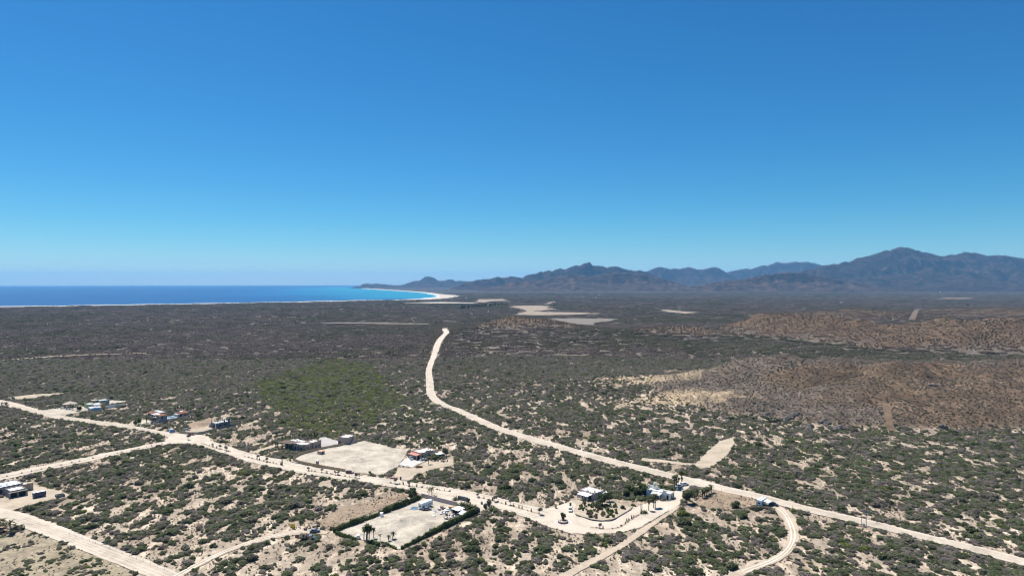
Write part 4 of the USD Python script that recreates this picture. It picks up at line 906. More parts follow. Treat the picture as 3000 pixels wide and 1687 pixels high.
def wire_fence(label, pts, step=5.0):
    l = along(pts, step); c = l.mean(0); o = np.array([c[0], c[1], 0.0]); t = thing('wire_fence', label, 'fence', o)
    for a in l: MB().rod(a - o + [0, 0, -.3], a - o + [0, 0, 1.25], .045).build('post', WOOD, t)
    for hh in (0.4, 0.8, 1.15):
        m = MB()
        for a, b in zip(l[:-1], l[1:]): m.rod(a - o + [0, 0, hh], b - o + [0, 0, hh], .012, sides=3)
        m.build('wire', GALV, t)
wire_fence('thin wire fence along the upper edge of the lower left road', [(200, 1570), (280, 1595), (350, 1621), (420, 1650), (480, 1672)])
wire_fence('thin wire fence along the right side of the track below the double road', [(1800, 1598), (1850, 1566), (1905, 1533), (1960, 1500)])
# ---------------------------------------------------------------- vehicles
def paint(name, c, m=0.0): return usdkit.material(stage, '/World/Looks/' + name, {'p': ('principled_bsdf', {'base_color': c, 'roughness': 0.35, 'specular_ior_level': 0.5, 'coat_weight': 0.1, 'coat_roughness': 0.15, 'metallic': m})}, surface='p.BSDF')
P_WHITE = paint('paint_white', (0.68, 0.66, 0.62)); P_DARK = paint('paint_dark', (0.03, 0.03, 0.038)); P_SILVER = paint('paint_silver', (0.45, 0.46, 0.48), 0.3); P_BLUE = paint('paint_blue_grey', (0.20, 0.29, 0.38))
P_RED = paint('paint_dull_red', (0.17, 0.055, 0.045)); P_NAVY = paint('paint_navy', (0.02, 0.025, 0.06)); P_GREY = paint('paint_grey', (0.16, 0.17, 0.19)); P_ORANGE = paint('paint_orange', (0.36, 0.21, 0.10)); P_BLUE2 = paint('paint_blue', (0.10, 0.20, 0.36))
RUBBER = color_mat('rubber', (0.018, 0.018, 0.018), 0.8, 0.03, 2.0)
def profile(pts, w0, w1=None, zsplit=None):
    """side outline (x, z) swept across the width; upper points narrowed to w1"""
    p = np.array(pts, float); n = len(p); w1 = w0 if w1 is None else w1
    zs = (p[:, 1] - p[:, 1].min()) / max(np.ptp(p[:, 1]), 1e-6); w = w0 + (w1 - w0) * zs
    m = trimesh.creation.extrude_polygon(Polygon(p), 1.0, engine='earcut')
    v = np.array(m.vertices); z = (v[:, 1] - p[:, 1].min()) / max(np.ptp(p[:, 1]), 1e-6)
    return np.column_stack([v[:, 0], (v[:, 2] - 0.5) * (w0 + (w1 - w0) * z), v[:, 1]]), m.faces[:, ::-1] if False else m.faces
def vehicle(name, label, cat, px, rz, mat, kind='suv', group=None):
    p = at(*px); t = thing(name, label, cat, p + [0, 0, lift_at(p[1]) + 0.08], rz, group)
    L = {'suv': 4.7, 'sedan': 4.5, 'pickup': 5.3}[kind] / 2; W = 1.85
    low = [(-L, .32), (L, .32), (L + .04, .55), (L - .05, .82), (L - 1.25, .98), (-L + .1, 1.0), (-L - .03, .8)]
    MB().add(*profile(low, W, W - .12)).build('body', mat, t)
    top = {'suv': [(L - 1.2, .99), (L - 1.95, 1.62), (-L + .35, 1.66), (-L + .05, 1.01)], 'sedan': [(L - 1.2, .99), (L - 1.95, 1.40), (-L + 1.25, 1.42), (-L + .55, 1.01)],
           'pickup': [(L - 1.35, .99), (L - 2.0, 1.66), (L - 3.2, 1.68), (L - 3.35, 1.01)]}[kind]
    MB().add(*profile(top, W - .12, W - .42)).build('window', GLASS, t)
    zt = top[1][1]
    MB().box(top[2][0] - .02, top[1][0] + .05, -(W - .36) / 2, (W - .36) / 2, zt - .04, zt + .05).build('roof', mat, t)
    if kind == 'pickup': MB().box(-L + .12, L - 3.45, -.72, .72, .90, 1.012).build('cargo_bed', DARK, t)
    for x in (L - .85, -L + .9):
        for y in (-1, 1):
            m = trimesh.creation.cylinder(radius=.36, height=.24, sections=14); m.apply_transform(trimesh.transformations.rotation_matrix(math.pi / 2, [1, 0, 0])); m.apply_translation([x, y * (W / 2 - .08), .36])
            w = MB().mesh(m).build('wheel', RUBBER, t, 30)
    for y in (-.62, .62): MB().box(L - .06, L + .03, y - .2, y + .2, .62, .76).build('headlight', WHITEP, t)
    MB().box(L - .02, L + .1, -W / 2 + .1, W / 2 - .1, .36, .52).box(-L - .1, -L + .02, -W / 2 + .1, W / 2 - .1, .36, .56).build('bumper', P_GREY, t)
    return t
vehicle('parked_car', 'white car facing the camera at the driveway mouth near the roundabout', 'car', (1671.7, 1499), -95, P_WHITE, 'suv')
vehicle('parked_car', 'white pickup parked beside the white house, nearer to the house of two', 'pickup', (1991, 1428.5), 40, P_WHITE, 'pickup')
vehicle('parked_car', 'white car parked beside the white house, right of the white pickup', 'car', (2006, 1423.5), 20, P_WHITE, 'suv')
vehicle('parked_car', 'dark car parked next to the camper with the awning', 'car', (2268, 1483), -35, P_DARK, 'suv')
vehicle('parked_car', 'dark car parked beside the white travel trailer in the hedged lot', 'car', (1250, 1496), 10, P_GREY, 'sedan')
vehicle('parked_car', 'blue grey pickup at the left end of the red awning', 'pickup', (1204, 1346.5), -70, P_BLUE, 'pickup')
vehicle('parked_car', 'silver car in the shade at the right end of the red awning', 'car', (1240, 1350), 35, P_SILVER, 'sedan')
vehicle('parked_car', 'dark car beneath the tree right of the pink house', 'car', (1294, 1337.5), -25, P_GREY, 'sedan')
vehicle('parked_car', 'dull red car at the end of the wooden fence beside the road', 'car', (1024, 1388.5), -15, P_RED, 'suv')
vehicle('parked_car', 'dull red car at the foot of the tan wall near the junction', 'car', (561, 1275.5), -12, P_RED, 'suv')
vehicle('parked_car', 'pale blue pickup in the yard of the grey unfinished house', 'pickup', (545, 1262), 30, P_SILVER, 'pickup')
vehicle('wrecked_car', 'old blue grey pickup dumped at the end of the brown track, nearest the camera', 'pickup', (908, 1581), 160, P_BLUE, 'pickup')
vehicle('wrecked_car', 'dark wrecked car with a pale bonnet dumped behind the old pickup', 'car', (921, 1561), 20, P_GREY, 'sedan')
vehicle('parked_car', 'white car at the far left bend of the double road', 'car', (29, 1172), -20, P_WHITE, 'suv')
vehicle('parked_car', 'dull red pickup behind the white car at the far left bend', 'pickup', (43, 1178), -30, P_RED, 'pickup')
vehicle('parked_car', 'white car in front of the palapa of the white and green house', 'car', (184, 1198), 10, P_WHITE, 'suv')
vehicle('parked_car', 'silver car next to the white car at the white and green house', 'car', (199, 1200.5), 15, P_SILVER, 'sedan')
def trailer(name, label, px, rz, L, W, H, body, cat='camper', awning=False, sunk=0.55):
    p = at(*px); t = thing(name, label, cat, p + [0, 0, lift_at(p[1]) + .05], rz)
    pr = [(-L / 2 + .25, sunk), (L / 2 - .3, sunk), (L / 2, sunk + .5), (L / 2, H - .5), (L / 2 - .35, H - .05), (-L / 2 + .15, H - .05), (-L / 2, H - .3), (-L / 2, sunk + .3)]
    MB().add(*profile(pr, W)).build('body', body, t)
    MB().box(-L / 2 + .1, L / 2 - .3, -W / 2 + .05, W / 2 - .05, H - .046, H + .03).build('roof', WHITEP, t)
    for x in (-.45, .45):
        for y in (-1, 1):
            m = trimesh.creation.cylinder(radius=.36, height=.22, sections=14); m.apply_transform(trimesh.transformations.rotation_matrix(math.pi / 2, [1, 0, 0])); m.apply_translation([x, y * (W / 2 - .14), .36]); MB().mesh(m).build('wheel', RUBBER, t, 30)
    for x0, x1, z0, z1 in ((-L / 2 + .8, -L / 2 + 1.9, 1.5, 2.1), (.6, 1.9, 1.5, 2.1), (L / 2 - 1.9, L / 2 - 1.0, 1.5, 2.1)): MB().box(x0, x1, -W / 2 - .025, -W / 2 + .02, z0, z1).build('window', GLASS, t)
    MB().box(-1.2, -.4, -W / 2 - .03, -W / 2 + .02, sunk + .1, 2.3).build('door', GALV, t)
    MB().box(-L / 2 - .03, -L / 2 + .02, -.7, .7, 1.5, 2.1).build('window', GLASS, t)
    MB().box(-L / 2 - 1.2, -L / 2 + .4, -.07, .07, sunk - .12, sunk).build('drawbar', STEEL, t)
    for x in (-L / 4, L / 4): MB().box(x - .3, x + .3, -.3, .3, H + .02, H + .22).build('vent', P_DARK, t)
    MB().box(-L / 2 + .3, L / 2 - .3, -W / 2 - .012, -W / 2 + .01, 1.15, 1.28).build('stripe', P_GREY, t)
    if awning:
        v = np.array([[x, y, z + dz] for dz in (0, .05) for (y, z) in ((-W / 2 - .03, 2.75), (-W / 2 - 3.0, 2.2)) for x in (-1.6, 2.6)])
        a = MB().add(v, [[0, 2, 3, 1], [4, 5, 7, 6], [0, 1, 5, 4], [2, 6, 7, 3], [0, 4, 6, 2], [1, 3, 7, 5]]).build('awning', CANVAS, t)
        for x in (-1.5, 2.5): MB().rod((x, -W / 2 - 2.9, -.1), (x, -W / 2 - 2.9, 2.2), .04).build('post', GALV, a)
    return t
trailer('travel_trailer', 'white travel trailer with two roof vents parked in the hedged lot', (1246.5, 1489), 53, 8.2, 2.5, 3.3, P_WHITE)
trailer('camper_trailer', 'white camper with a stretched out awning beside the road at the curving track', (2233, 1481.5), 48, 7.2, 2.6, 3.4, P_WHITE, awning=True)
p = at(112, 1457.5); t = thing('cargo_container', 'dark navy cargo trailer with a white roof on the sandy yard at the left', 'container', p + [0, 0, .35], 48); TAKEN.append(Point(p[:2]).buffer(4))
MB().box(-2.9, 2.9, -1.1, 1.1, .35, 2.75).build('body', P_NAVY, t); MB().box(-2.95, 2.95, -1.15, 1.15, 2.75, 2.85).build('roof', WHITEP, t); MB().box(2.9, 2.94, -1.0, 1.0, .45, 2.65).build('door', P_NAVY, t)
for x in (-.5, .5):
    m = trimesh.creation.cylinder(radius=.34, height=2.26, sections=14); m.apply_transform(trimesh.transformations.rotation_matrix(math.pi / 2, [1, 0, 0])); m.apply_translation([x, 0, .34]); MB().mesh(m).build('wheel', RUBBER, t, 30)
def box_thing(name, label, cat, px, rz, dims, mat, topmat=None, top=0.08, z=0.0):
    p = at(*px); t = thing(name, label, cat, p + [0, 0, lift_at(p[1]) + z], rz); a, b, c = dims
    MB().box(-a / 2, a / 2, -b / 2, b / 2, -.3, c).build('body', mat, t); MB().box(-a / 2 - .06, a / 2 + .06, -b / 2 - .06, b / 2 + .06, c, c + top).build('lid', topmat or mat, t)
    return t
p = at(173, 1456.5); t = thing('block_enclosure', 'small open grey block enclosure right of the navy container', 'enclosure', p + [0, 0, .25], 45)
for b in ((-2, 2, -1.7, -1.45), (-2, 2, 1.45, 1.7), (-2, -1.75, -1.45, 1.45), (1.75, 2, -1.45, 1.45)): MB().box(*b, -.4, 1.2).build('wall', W_BLOCK, t)
t = box_thing('small_container', 'small blue cabin in the gap of the tan wall near the junction', 'cabin', (500.5, 1268), 50, (2.6, 2.4, 2.6), P_BLUE2, GALV)
MB().box(-1.34, -1.3, -.5, .5, 0, 2.1).build('door', P_SILVER, t)
t = box_thing('portable_toilet', 'portable toilet with a white roof just behind the wooden fence', 'toilet', (929, 1363), 60, (1.3, 1.3, 2.4), W_BEIGE, WHITEP, .3); MB().box(-.69, -.65, -.4, .4, 0, 2.0).build('door', P_GREY, t)
t = box_thing('wheelie_bin', 'dark bin standing at the roadside below the pink house', 'bin', (1173, 1406.5), 20, (.9, .9, 1.5), P_DARK)
t = box_thing('roadside_bench', 'reddish stone bench beside the road below the pink house', 'bench', (1153, 1404), -12, (4.6, .9, .7), color_mat('red_stone', (0.30, 0.17, 0.13), 0.9, 0.15, 1.0), None, .15)
t = box_thing('electric_box', 'small dark box on the road verge right of the stone wall', 'box', (1411, 1478.5), 15, (1.0, .9, 1.1), P_DARK, P_GREY)
t = box_thing('white_tank', 'square white water tank behind the front left hedge of the lot', 'tank', (1048.5, 1579), 20, (1.4, 1.4, 1.5), WHITEP)
t = box_thing('grey_crate', 'grey crate stack against the long right hedge', 'crate', (1262.5, 1559), 30, (1.4, 1.2, 1.3), STONE)
t = box_thing('tool_trailer', 'small dark trailer standing at the left hedge of the lot', 'trailer', (1187, 1481), 35, (1.8, 1.2, 1.0), P_GREY); MB().rod((-.4, -.72, .2), (-.4, .72, .2), .3, sides=12).build('wheel', RUBBER, t)
p = at(1117, 1514.5); t = thing('water_tank', 'round white water tank beside the left hedge of the lot', 'tank', p + [0, 0, .3])
MB().mesh(trimesh.creation.cylinder(radius=.85, height=1.8, sections=24).apply_translation([0, 0, .9])).build('body', WHITEP, t, 40); MB().mesh(trimesh.creation.cone(radius=.85, height=.35, sections=24).apply_translation([0, 0, 1.8])).build('lid', WHITEP, t)
p = at(1273, 1516.5); t = thing('gas_tank', 'long white rounded tank with a dark end lying on the pale lot', 'tank', p + [0, 0, .75], -12)
m = trimesh.creation.capsule(height=2.2, radius=.55, count=[10, 14]); m.apply_transform(trimesh.transformations.rotation_matrix(math.pi / 2, [0, 1, 0])); m.apply_translation([-1.1, 0, 0]); MB().mesh(m).build('body', WHITEP, t, True); MB().box(-2.3, -1.6, -.45, .45, -.5, .3).build('motor', P_DARK, t)
p = at(1213.5, 1492); t = thing('paddling_pool', 'shallow blue grey paddling pool left of the travel trailer', 'pool', p + [0, 0, .3])
MB().mesh(trimesh.creation.annulus(2.0, 2.2, .35, sections=28).apply_translation([0, 0, .12])).build('rim', P_SILVER, t); MB().mesh(trimesh.creation.cylinder(radius=2.0, height=.2, sections=28).apply_translation([0, 0, .1])).build('water', BLUEW, t)
t = thing('flat_trailer', 'low flat trailer with a dark wheel in front of the camper awning', 'trailer', at(2250, 1491) + [0, 0, .3], -22)
MB().box(-2.6, 2.2, -.8, .8, .45, .6).build('bed', WOODD, t); MB().box(2.2, 3.6, -.06, .06, .4, .52).build('drawbar', STEEL, t)
for y in (-.8, .8):
    m = trimesh.creation.cylinder(radius=.38, height=.2, sections=14); m.apply_transform(trimesh.transformations.rotation_matrix(math.pi / 2, [1, 0, 0])); m.apply_translation([0, y, .3]); MB().mesh(m).build('wheel', RUBBER, t, 30)
MB().mesh(trimesh.creation.torus(.28, .14).apply_translation([3.4, 0, .2])).build('spare_wheel', RUBBER, t)
t = thing('loader', 'orange work machine at the left edge beside the palms', 'machine', at(2, 1563) + [0, 0, .3], 15)
MB().add(*profile([(-2.2, .6), (1.6, .6), (1.9, 1.1), (1.0, 1.4), (-2.2, 1.3)], 1.6)).build('body', P_ORANGE, t); MB().box(-.9, .7, -.75, .75, 2.5, 2.65).build('canopy', P_ORANGE, t); MB().box(-.8, .5, -.6, .6, 1.3, 2.5).build('cab', GLASS, t)
for x, r in ((-1.4, .75), (1.2, .55)):
    for y in (-.85, .85):
        m = trimesh.creation.cylinder(radius=r, height=.35, sections=16); m.apply_transform(trimesh.transformations.rotation_matrix(math.pi / 2, [1, 0, 0])); m.apply_translation([x, y, r]); MB().mesh(m).build('wheel', RUBBER, t, 30)
MB().box(2.0, 3.2, -.9, .9, .2, .8).build('bucket', STEEL, t)
# scrap in the hedged lot and by the brown track
rs = np.random.default_rng(17)
def scrap(label, px, n, spread, mats, name='scrap_pile'):
    p = at(*px); t = thing(name, label, 'scrap', p + [0, 0, lift_at(p[1])])
    names = ('plank', 'crate', 'sheet', 'barrel')
    for k in range(n):
        x, y = rs.normal(0, spread, 2); q = rs.integers(0, 4); m = MB(); a = rs.uniform(0, 180)
        if q == 0: m.box(x - 1.2, x + 1.2, y - .15, y + .15, 0, .2 + .3 * rs.random(), a)
        elif q == 1: s = rs.uniform(.35, .7); m.box(x - s, x + s, y - s, y + s, -.1, s * 1.6, a)
        elif q == 2: m.box(x - .9, x + .9, y - .7, y + .7, .5, .56, a).box(x - .1, x + .1, y - .1, y + .1, -.1, .5)
        else: m.rod((x, y, -.1), (x, y, 1.0), .32, sides=10)
        m.build(names[q], mats[rs.integers(0, len(mats))], t)
scrap('heap of white and dark scrap left of the canvas shed', (1292, 1505), 14, 1.5, [WHITEP, P_DARK, GALV, P_GREY])
scrap('heap of pale blue and dark scrap beneath the canvas shed edge', (1306, 1497), 12, 1.3, [WHITEP, TARP, P_DARK, P_BLUE])
scrap('heap of bluish metal scrap in front of the canvas shed', (1327, 1516.5), 12, 1.4, [GALV, TARP, P_GREY, WOODD])
scrap('heap of grey scrap and planks between the canvas shed and the right hedge', (1318, 1523), 12, 1.5, [P_GREY, GALV, WOOD, STONE])
scrap('heap of tan boards behind the canvas shed', (1322, 1490.5), 8, 1.2, [WOOD, FENCEW, W_TAN])
scrap('rusty brown heap of scrap near the pink wall in the hedged lot', (1296, 1491.5), 5, .7, [STEEL, WOODD])
scrap('small heap of white and brown scrap at the end of the brown track', (898, 1552), 5, .8, [WHITEP, WOODD, STEEL])
scrap('heap of planks and dark things behind the pink house, right of the annex', (1307, 1350), 8, 2.2, [STEEL, P_DARK, WOOD])
scrap('planks and building rubble beside the dull red car at the fence end', (1045, 1392), 8, 2.0, [WOOD, STONE, STEEL])
t = thing('wooden_skip', 'low brown wooden trough on the brown track left of the old pickup', 'trough', at(872, 1574.5) + [0, 0, .3], 12); MB().box(-1.3, 1.3, -.5, .5, 0, .15).build('base', WOOD, t)
MB().box(-1.3, 1.3, -.56, -.5, 0, .7).box(-1.3, 1.3, .5, .56, 0, .7).build('side', WOOD, t); MB().box(-1.36, -1.3, -.5, .5, 0, .7).box(1.3, 1.36, -.5, .5, 0, .7).build('end', WOOD, t)
t = thing('dumped_fridge', 'white and black object dumped beside the wire fence of the lower left road', 'appliance', at(300, 1594.5) + [0, 0, .1], 40)
MB().box(-.9, .9, -.5, .5, 0, .35).build('body', WHITEP, t); MB().box(-.2, .8, .1, .7, .3, .9).build('box', P_DARK, t)

# ---------------------------------------------------------------- poles, pillars, roundabout
POLE = color_mat('pole_wood', (0.13, 0.10, 0.08), 0.9, 0.1, 2.0)
def pole(name, label, px, hgt, arms=(), r=.14, mat=None):
    p = at(*px); t = thing(name, label, 'pole', p, -14); MB().rod((0, 0, -.6), (0, 0, hgt), r, r * .75, 8).build('shaft', mat or POLE, t)
    for z, w in arms:
        a = MB().box(-w, w, -.07, .07, z - .07, z + .07).build('crossarm', POLE, t)
        for x in (-w + .1, 0, w - .1): MB().rod((x, .0, z + .071), (x, 0, z + .32), .06, .05, 6).build('insulator', GALV, a)
    return t
t = pole('utility_pole', 'tallest utility pole with two crossarms and a transformer beside the right hand road', (2540, 1544), 9.6, ((9.3, 1.3), (6.9, .9)), .16)
MB().rod((.35, -.25, 5.4), (.35, -.25, 6.5), .3, sides=12).build('transformer', GALV, t)
pole('utility_pole', 'short bare pole just left of the tallest utility pole', (2526, 1543), 5.0, (), .13)
t = pole('street_lamp', 'pole with a lamp arm on the far side of the right hand road', (2571.7, 1533.5), 5.2, (), .13)
a = MB().rod((0, 0, 5.1), (-2.4, .1, 5.3), .05).build('arm', GALV, t); MB().box(-2.9, -2.2, -.05, .25, 5.2, 5.38).build('lamp', GALV, a)
box_thing('meter_cabinet', 'small grey meter cabinet between the two near utility poles', 'cabinet', (2533, 1544.5), -14, (1.0, .5, 1.3), GALV)
pole('fence_post', 'thin bare post at the roadside right of the camper', (2322.5, 1494), 2.6, (), .06)
pole('marker_post', 'stout brown post above the upper road behind the white house', (2038.7, 1395), 3.4, (), .14)
pole('marker_post', 'thin post on the dry grass right of the palm row', (2115, 1442), 1.8, (), .06)
pole('vent_pipe', 'tall pale pipe standing among shrubs above the house with two white roofs', (1771, 1410), 3.2, (), .14, W_WHITE)
pole('marker_post', 'thin post on the brown track above the dumped cars', (885, 1543), 2.2, (), .06)
pole('marker_post', 'small dark post left of the camper', (2213.5, 1491.5), 1.3, (), .1)
for px, l in (((1628, 1490), 'stone gate pillar left of the driveway near the roundabout'), ((1671.5, 1486), 'dark gate pillar behind the white car near the roundabout')):
    t = thing('gate_pillar', l, 'pillar', at(*px) + [0, 0, .2], 10); MB().box(-.45, .45, -.45, .45, -.4, 2.1).build('shaft', STONE if 'dark' in l else W_TAN, t); MB().box(-.55, .55, -.55, .55, 2.1, 2.3).build('cap', W_TAN, t)
p = at(1649.7, 1533); t = thing('roundabout', 'roundabout island with a pale ring kerb and a whitewashed round planter', 'roundabout', p + [0, 0, .3])
MB().mesh(trimesh.creation.annulus(3.75, 4.0, .14, sections=44).apply_translation([0, 0, .05])).build('kerb', W_WHITE, t); MB().mesh(trimesh.creation.cylinder(radius=3.74, height=.1, sections=44).apply_translation([0, 0, .03])).build('paving', W_MAUVE, t)
MB().mesh(trimesh.creation.annulus(2.1, 2.4, .9, sections=36).apply_translation([0, 0, .4])).build('planter_wall', STONE, t); MB().mesh(trimesh.creation.cylinder(radius=2.1, height=.6, sections=36).apply_translation([0, 0, .35])).build('soil', M_STRIP, t)
rs2 = np.random.default_rng(5)
for k in range(12):
    a = k * .524; MB().sphere((1.9 * math.cos(a), 1.9 * math.sin(a), .85), .3, 1, (1, 1, .7)).build('stone', W_WHITE, t)

# ---------------------------------------------------------------- palms, trees, cacti and hedges
def lm(name, a, b, c): return leaf_material(name, [a, b, c])
def leaf_material(name, cols, shine=0.25):
    nodes = {'o': ('object_info', {}), 'geo': ('geometry', {}),
             'isl': ('math', {'math_type': 'multiply_add', 'value2': 0.45, 'value3': 0.0}), 'add': ('math', {'math_type': 'multiply_add', 'value2': 0.55}),
             'r': ('rgb_ramp', {'ramp': [(i / (len(cols) - 1), c) for i, c in enumerate(cols)]}),
             'p': ('principled_bsdf', {'roughness': 0.7, 'specular_ior_level': shine}), 't': ('translucent_bsdf', {}), 'mx': ('mix_closure', {'fac': 0.42})}
    return usdkit.material(stage, '/World/Looks/' + name, nodes, [('geo.random_per_island', 'isl.value1'), ('o.random', 'add.value1'), ('isl.value', 'add.value3'), ('add.value', 'r.fac'), ('r.color', 'p.base_color'),
        ('r.color', 't.color'), ('p.BSDF', 'mx.closure1'), ('t.BSDF', 'mx.closure2')], surface='mx.closure')
FROND = lm('palm_fronds', (0.060, 0.072, 0.030), (0.095, 0.108, 0.045), (0.15, 0.155, 0.075)); FRONDY = lm('pale_palm_fronds', (0.10, 0.10, 0.045), (0.16, 0.15, 0.075), (0.23, 0.20, 0.11)); FRONDD = lm('dry_palm_fronds', (0.16, 0.11, 0.05), (0.26, 0.17, 0.08), (0.34, 0.23, 0.12))
TREEL = lm('tree_leaves', (0.040, 0.056, 0.022), (0.066, 0.085, 0.034), (0.105, 0.125, 0.055)); TREEB = lm('fresh_tree_leaves', (0.07, 0.10, 0.022), (0.11, 0.15, 0.036), (0.16, 0.20, 0.06)); HEDGE = lm('hedge_leaves', (0.055, 0.078, 0.024), (0.090, 0.120, 0.038), (0.14, 0.17, 0.06))
SILVERL = lm('silvery_leaves', (0.12, 0.115, 0.10), (0.17, 0.165, 0.145), (0.24, 0.235, 0.21)); CACT = lm('cactus_skin', (0.07, 0.08, 0.045), (0.10, 0.11, 0.065), (0.14, 0.145, 0.095)); BARK = color_mat('bark', (0.15, 0.115, 0.085), 0.95, 0.15, 3.0, 0.4); PALMB = color_mat('palm_bark', (0.20, 0.155, 0.115), 0.95, 0.15, 3.0, 0.4)
GOLD = lm('yellow_flowers', (0.22, 0.17, 0.02), (0.34, 0.26, 0.03), (0.42, 0.34, 0.06)); PINKF = lm('pink_flowers', (0.16, 0.08, 0.09), (0.24, 0.12, 0.13), (0.30, 0.17, 0.17)); BROWNL = lm('dry_brush', (0.13, 0.055, 0.028), (0.20, 0.088, 0.045), (0.27, 0.13, 0.075))
def frond(mb, base, az, el, L, w, droop, seg=5):
    d = np.array([math.cos(az), math.sin(az), 0]); s = np.array([-math.sin(az), math.cos(az), 0]); p = np.array(base, float); e = el; v = []
    for k in range(seg + 1):
        ww = w * math.sin(math.pi * min(0.12 + 0.88 * k / seg, 1) ** 0.8) * .5 + .03
        v += [p + s * ww - [0, 0, ww * .35], p + [0, 0, .02], p - s * ww - [0, 0, ww * .35]]
        p = p + (d * math.cos(e) + np.array([0, 0, math.sin(e)])) * L / seg; e -= droop / seg
    f = []
    for k in range(seg):
        i = 3 * k; f += [[i, i + 3, i + 4], [i, i + 4, i + 1], [i + 1, i + 4, i + 5], [i + 1, i + 5, i + 2]]
    mb.add(v, f)
def palm_kind(name, hgt, nf, L, w, droop, mat, seed, skirt=0, lean=.3):
    c = proto_class(name); rg = np.random.default_rng(seed); m = MB(); top = np.array([lean, lean * .5, hgt])
    if hgt > .5:
        for k in range(5): m.rod(top * [(k / 5) ** 1.5, (k / 5) ** 1.5, k / 5] + [0, 0, -.4 if k == 0 else 0], top * [((k + 1) / 5) ** 1.5, ((k + 1) / 5) ** 1.5, (k + 1) / 5], .24 - .02 * k, .22 - .02 * k, 8)
        m.build('trunk', PALMB, c)
    cr = MB()
    for k in range(nf): frond(cr, top, k * 2.4 + rg.uniform(-.2, .2), rg.uniform(-.35, 1.25), L * rg.uniform(.8, 1.1), w, droop * rg.uniform(.7, 1.2))
    cr.build('crown', mat, c)
    if skirt:
        sk = MB()
        for k in range(skirt): frond(sk, top - [0, 0, .3], k * 2.4, rg.uniform(-1.45, -.9), L * .8, w * .8, .2)
        sk.build('dead_skirt', FRONDD, c)
    return c
palm_kind('fan_palm', 5.0, 30, 1.75, .75, 1.1, FROND, 1, 14); palm_kind('feather_palm', 4.6, 18, 2.6, .6, 1.7, FRONDY, 2); palm_kind('date_palm', 3.2, 26, 2.2, .55, 1.3, FROND, 3, 8); palm_kind('low_palm', 0.3, 26, 2.0, .5, 1.2, FROND, 4); palm_kind('dry_palm', 4.8, 16, 2.3, .5, 2.0, FRONDD, 5)
palm_kind('agave', 0.15, 22, 1.3, .3, .2, CACT, 6)
HT = {'fan_palm': 5.9, 'feather_palm': 6.2, 'date_palm': 4.6, 'low_palm': 2.0, 'dry_palm': 6.0, 'agave': 1.2}
rp = np.random.default_rng(23)
ORD = ['first', 'second', 'third', 'fourth', 'fifth', 'sixth', 'seventh', 'eighth', 'ninth', 'tenth', 'eleventh', 'twelfth', 'thirteenth']
def plants(kind, where, items, desc, cat='palm', group=None):
    """a row of like plants, named in order from the left; items are (u, v, height)"""
    items = sorted(items); n = len(items)
    for k, (u, v, hh) in enumerate(items):
        p = at(u, v); l = '%s %s' % (desc, where) if n == 1 else '%s %s, %s from left' % (desc, where, ORD[k])
        copy_of(stage.GetPrimAtPath('/World/Kinds/' + kind), kind, l, cat, p + [0, 0, .15], rp.uniform(0, 360), group if n > 1 else None, hh / HT[kind])
plants('fan_palm', 'beside the drive of the white house', [(1901.4, 1497, 5.9), (1915, 1489.5, 5.8), (1920.3, 1489, 7.0)], 'fan palm', group='fan palms beside the drive of the white house')
plants('low_palm', 'on the strip left of the fan palms', [(1889, 1506, 2.2)], 'low spiky palm')
plants('fan_palm', 'behind the white house', [(1935, 1431, 3.2), (1942.6, 1429, 4.8), (1977.6, 1434, 7.4), (1983.4, 1430, 7.2), (1989, 1421, 4.0), (1998.5, 1417, 7.4), (2000, 1420, 4.0)], 'slim fan palm', group='palms behind the white house')
plants('low_palm', 'at the back wall of the white house', [(1951, 1433.5, 2.4), (1959, 1436, 2.2), (1969, 1437, 3.0), (1926, 1430, 2.2)], 'low bushy palm', group='low palms at the back wall of the white house')
plants('date_palm', 'in the row right of the white house', [(2030, 1454.4, 3.6), (2036, 1463, 3.2), (2044, 1452.5, 4.0), (2059.6, 1459, 5.4), (2065, 1454, 5.2), (2071.7, 1452.5, 4.8), (2078, 1447.6, 4.2), (2084.8, 1443.8, 4.8)], 'green palm', group='palms in the row right of the white house')
plants('fan_palm', 'in the clump at the lot front left', [(1064.8, 1583, 5.8), (1072, 1590, 7.8), (1080, 1587, 6.8), (1075, 1584, 5.0)], 'tall fan palm', group='tall palms at the front left corner of the lot')
plants('fan_palm', 'just right of the palm clump', [(1094, 1579.5, 4.8)], 'slim fan palm')
plants('feather_palm', 'on the pale gravel at the front of the hedged lot', [(1112.7, 1588, 3.9)], 'bright feathery palm'); plants('date_palm', 'on the gravel lot right of the feathery palm', [(1137, 1586.5, 3.0)], 'short yellowish palm'); plants('date_palm', 'on the gravel lot, rightmost in its row', [(1149.4, 1581, 3.8)], 'dark palm')
plants('feather_palm', 'on the roadside behind the pink wall', [(1255.7, 1456, 4.8), (1265, 1457.5, 6.4)], 'tall feathery palm', group='feathery palms behind the pink wall'); plants('low_palm', 'at the foot of the feathery palms behind the pink wall', [(1272, 1458, 1.8)], 'dark low palm'); plants('low_palm', 'at the left end of the dark stone wall', [(1337, 1466, 2.5)], 'round low palm')
plants('low_palm', 'in the clump behind the canvas shed', [(1347, 1490, 3.0), (1353, 1487, 3.4), (1358, 1491, 3.2), (1364, 1489, 3.0), (1370, 1493, 3.6), (1375, 1490, 3.8), (1381, 1495, 3.2), (1385, 1491, 2.6)], 'broad leaved low palm', group='low palms behind the canvas shed')
plants('feather_palm', 'at the lower left edge beside the wide road', [(7, 1556, 6.6), (26, 1566.5, 7.4), (41, 1556, 3.8), (60, 1557, 3.6)], 'wispy palm', group='palms at the lower left edge')
plants('date_palm', 'at the far left end of the double road', [(5, 1192, 4.6), (13, 1191, 4.6), (18.6, 1192.5, 4.6), (22, 1193.5, 3.0)], 'small palm', group='palms at the far left road end')
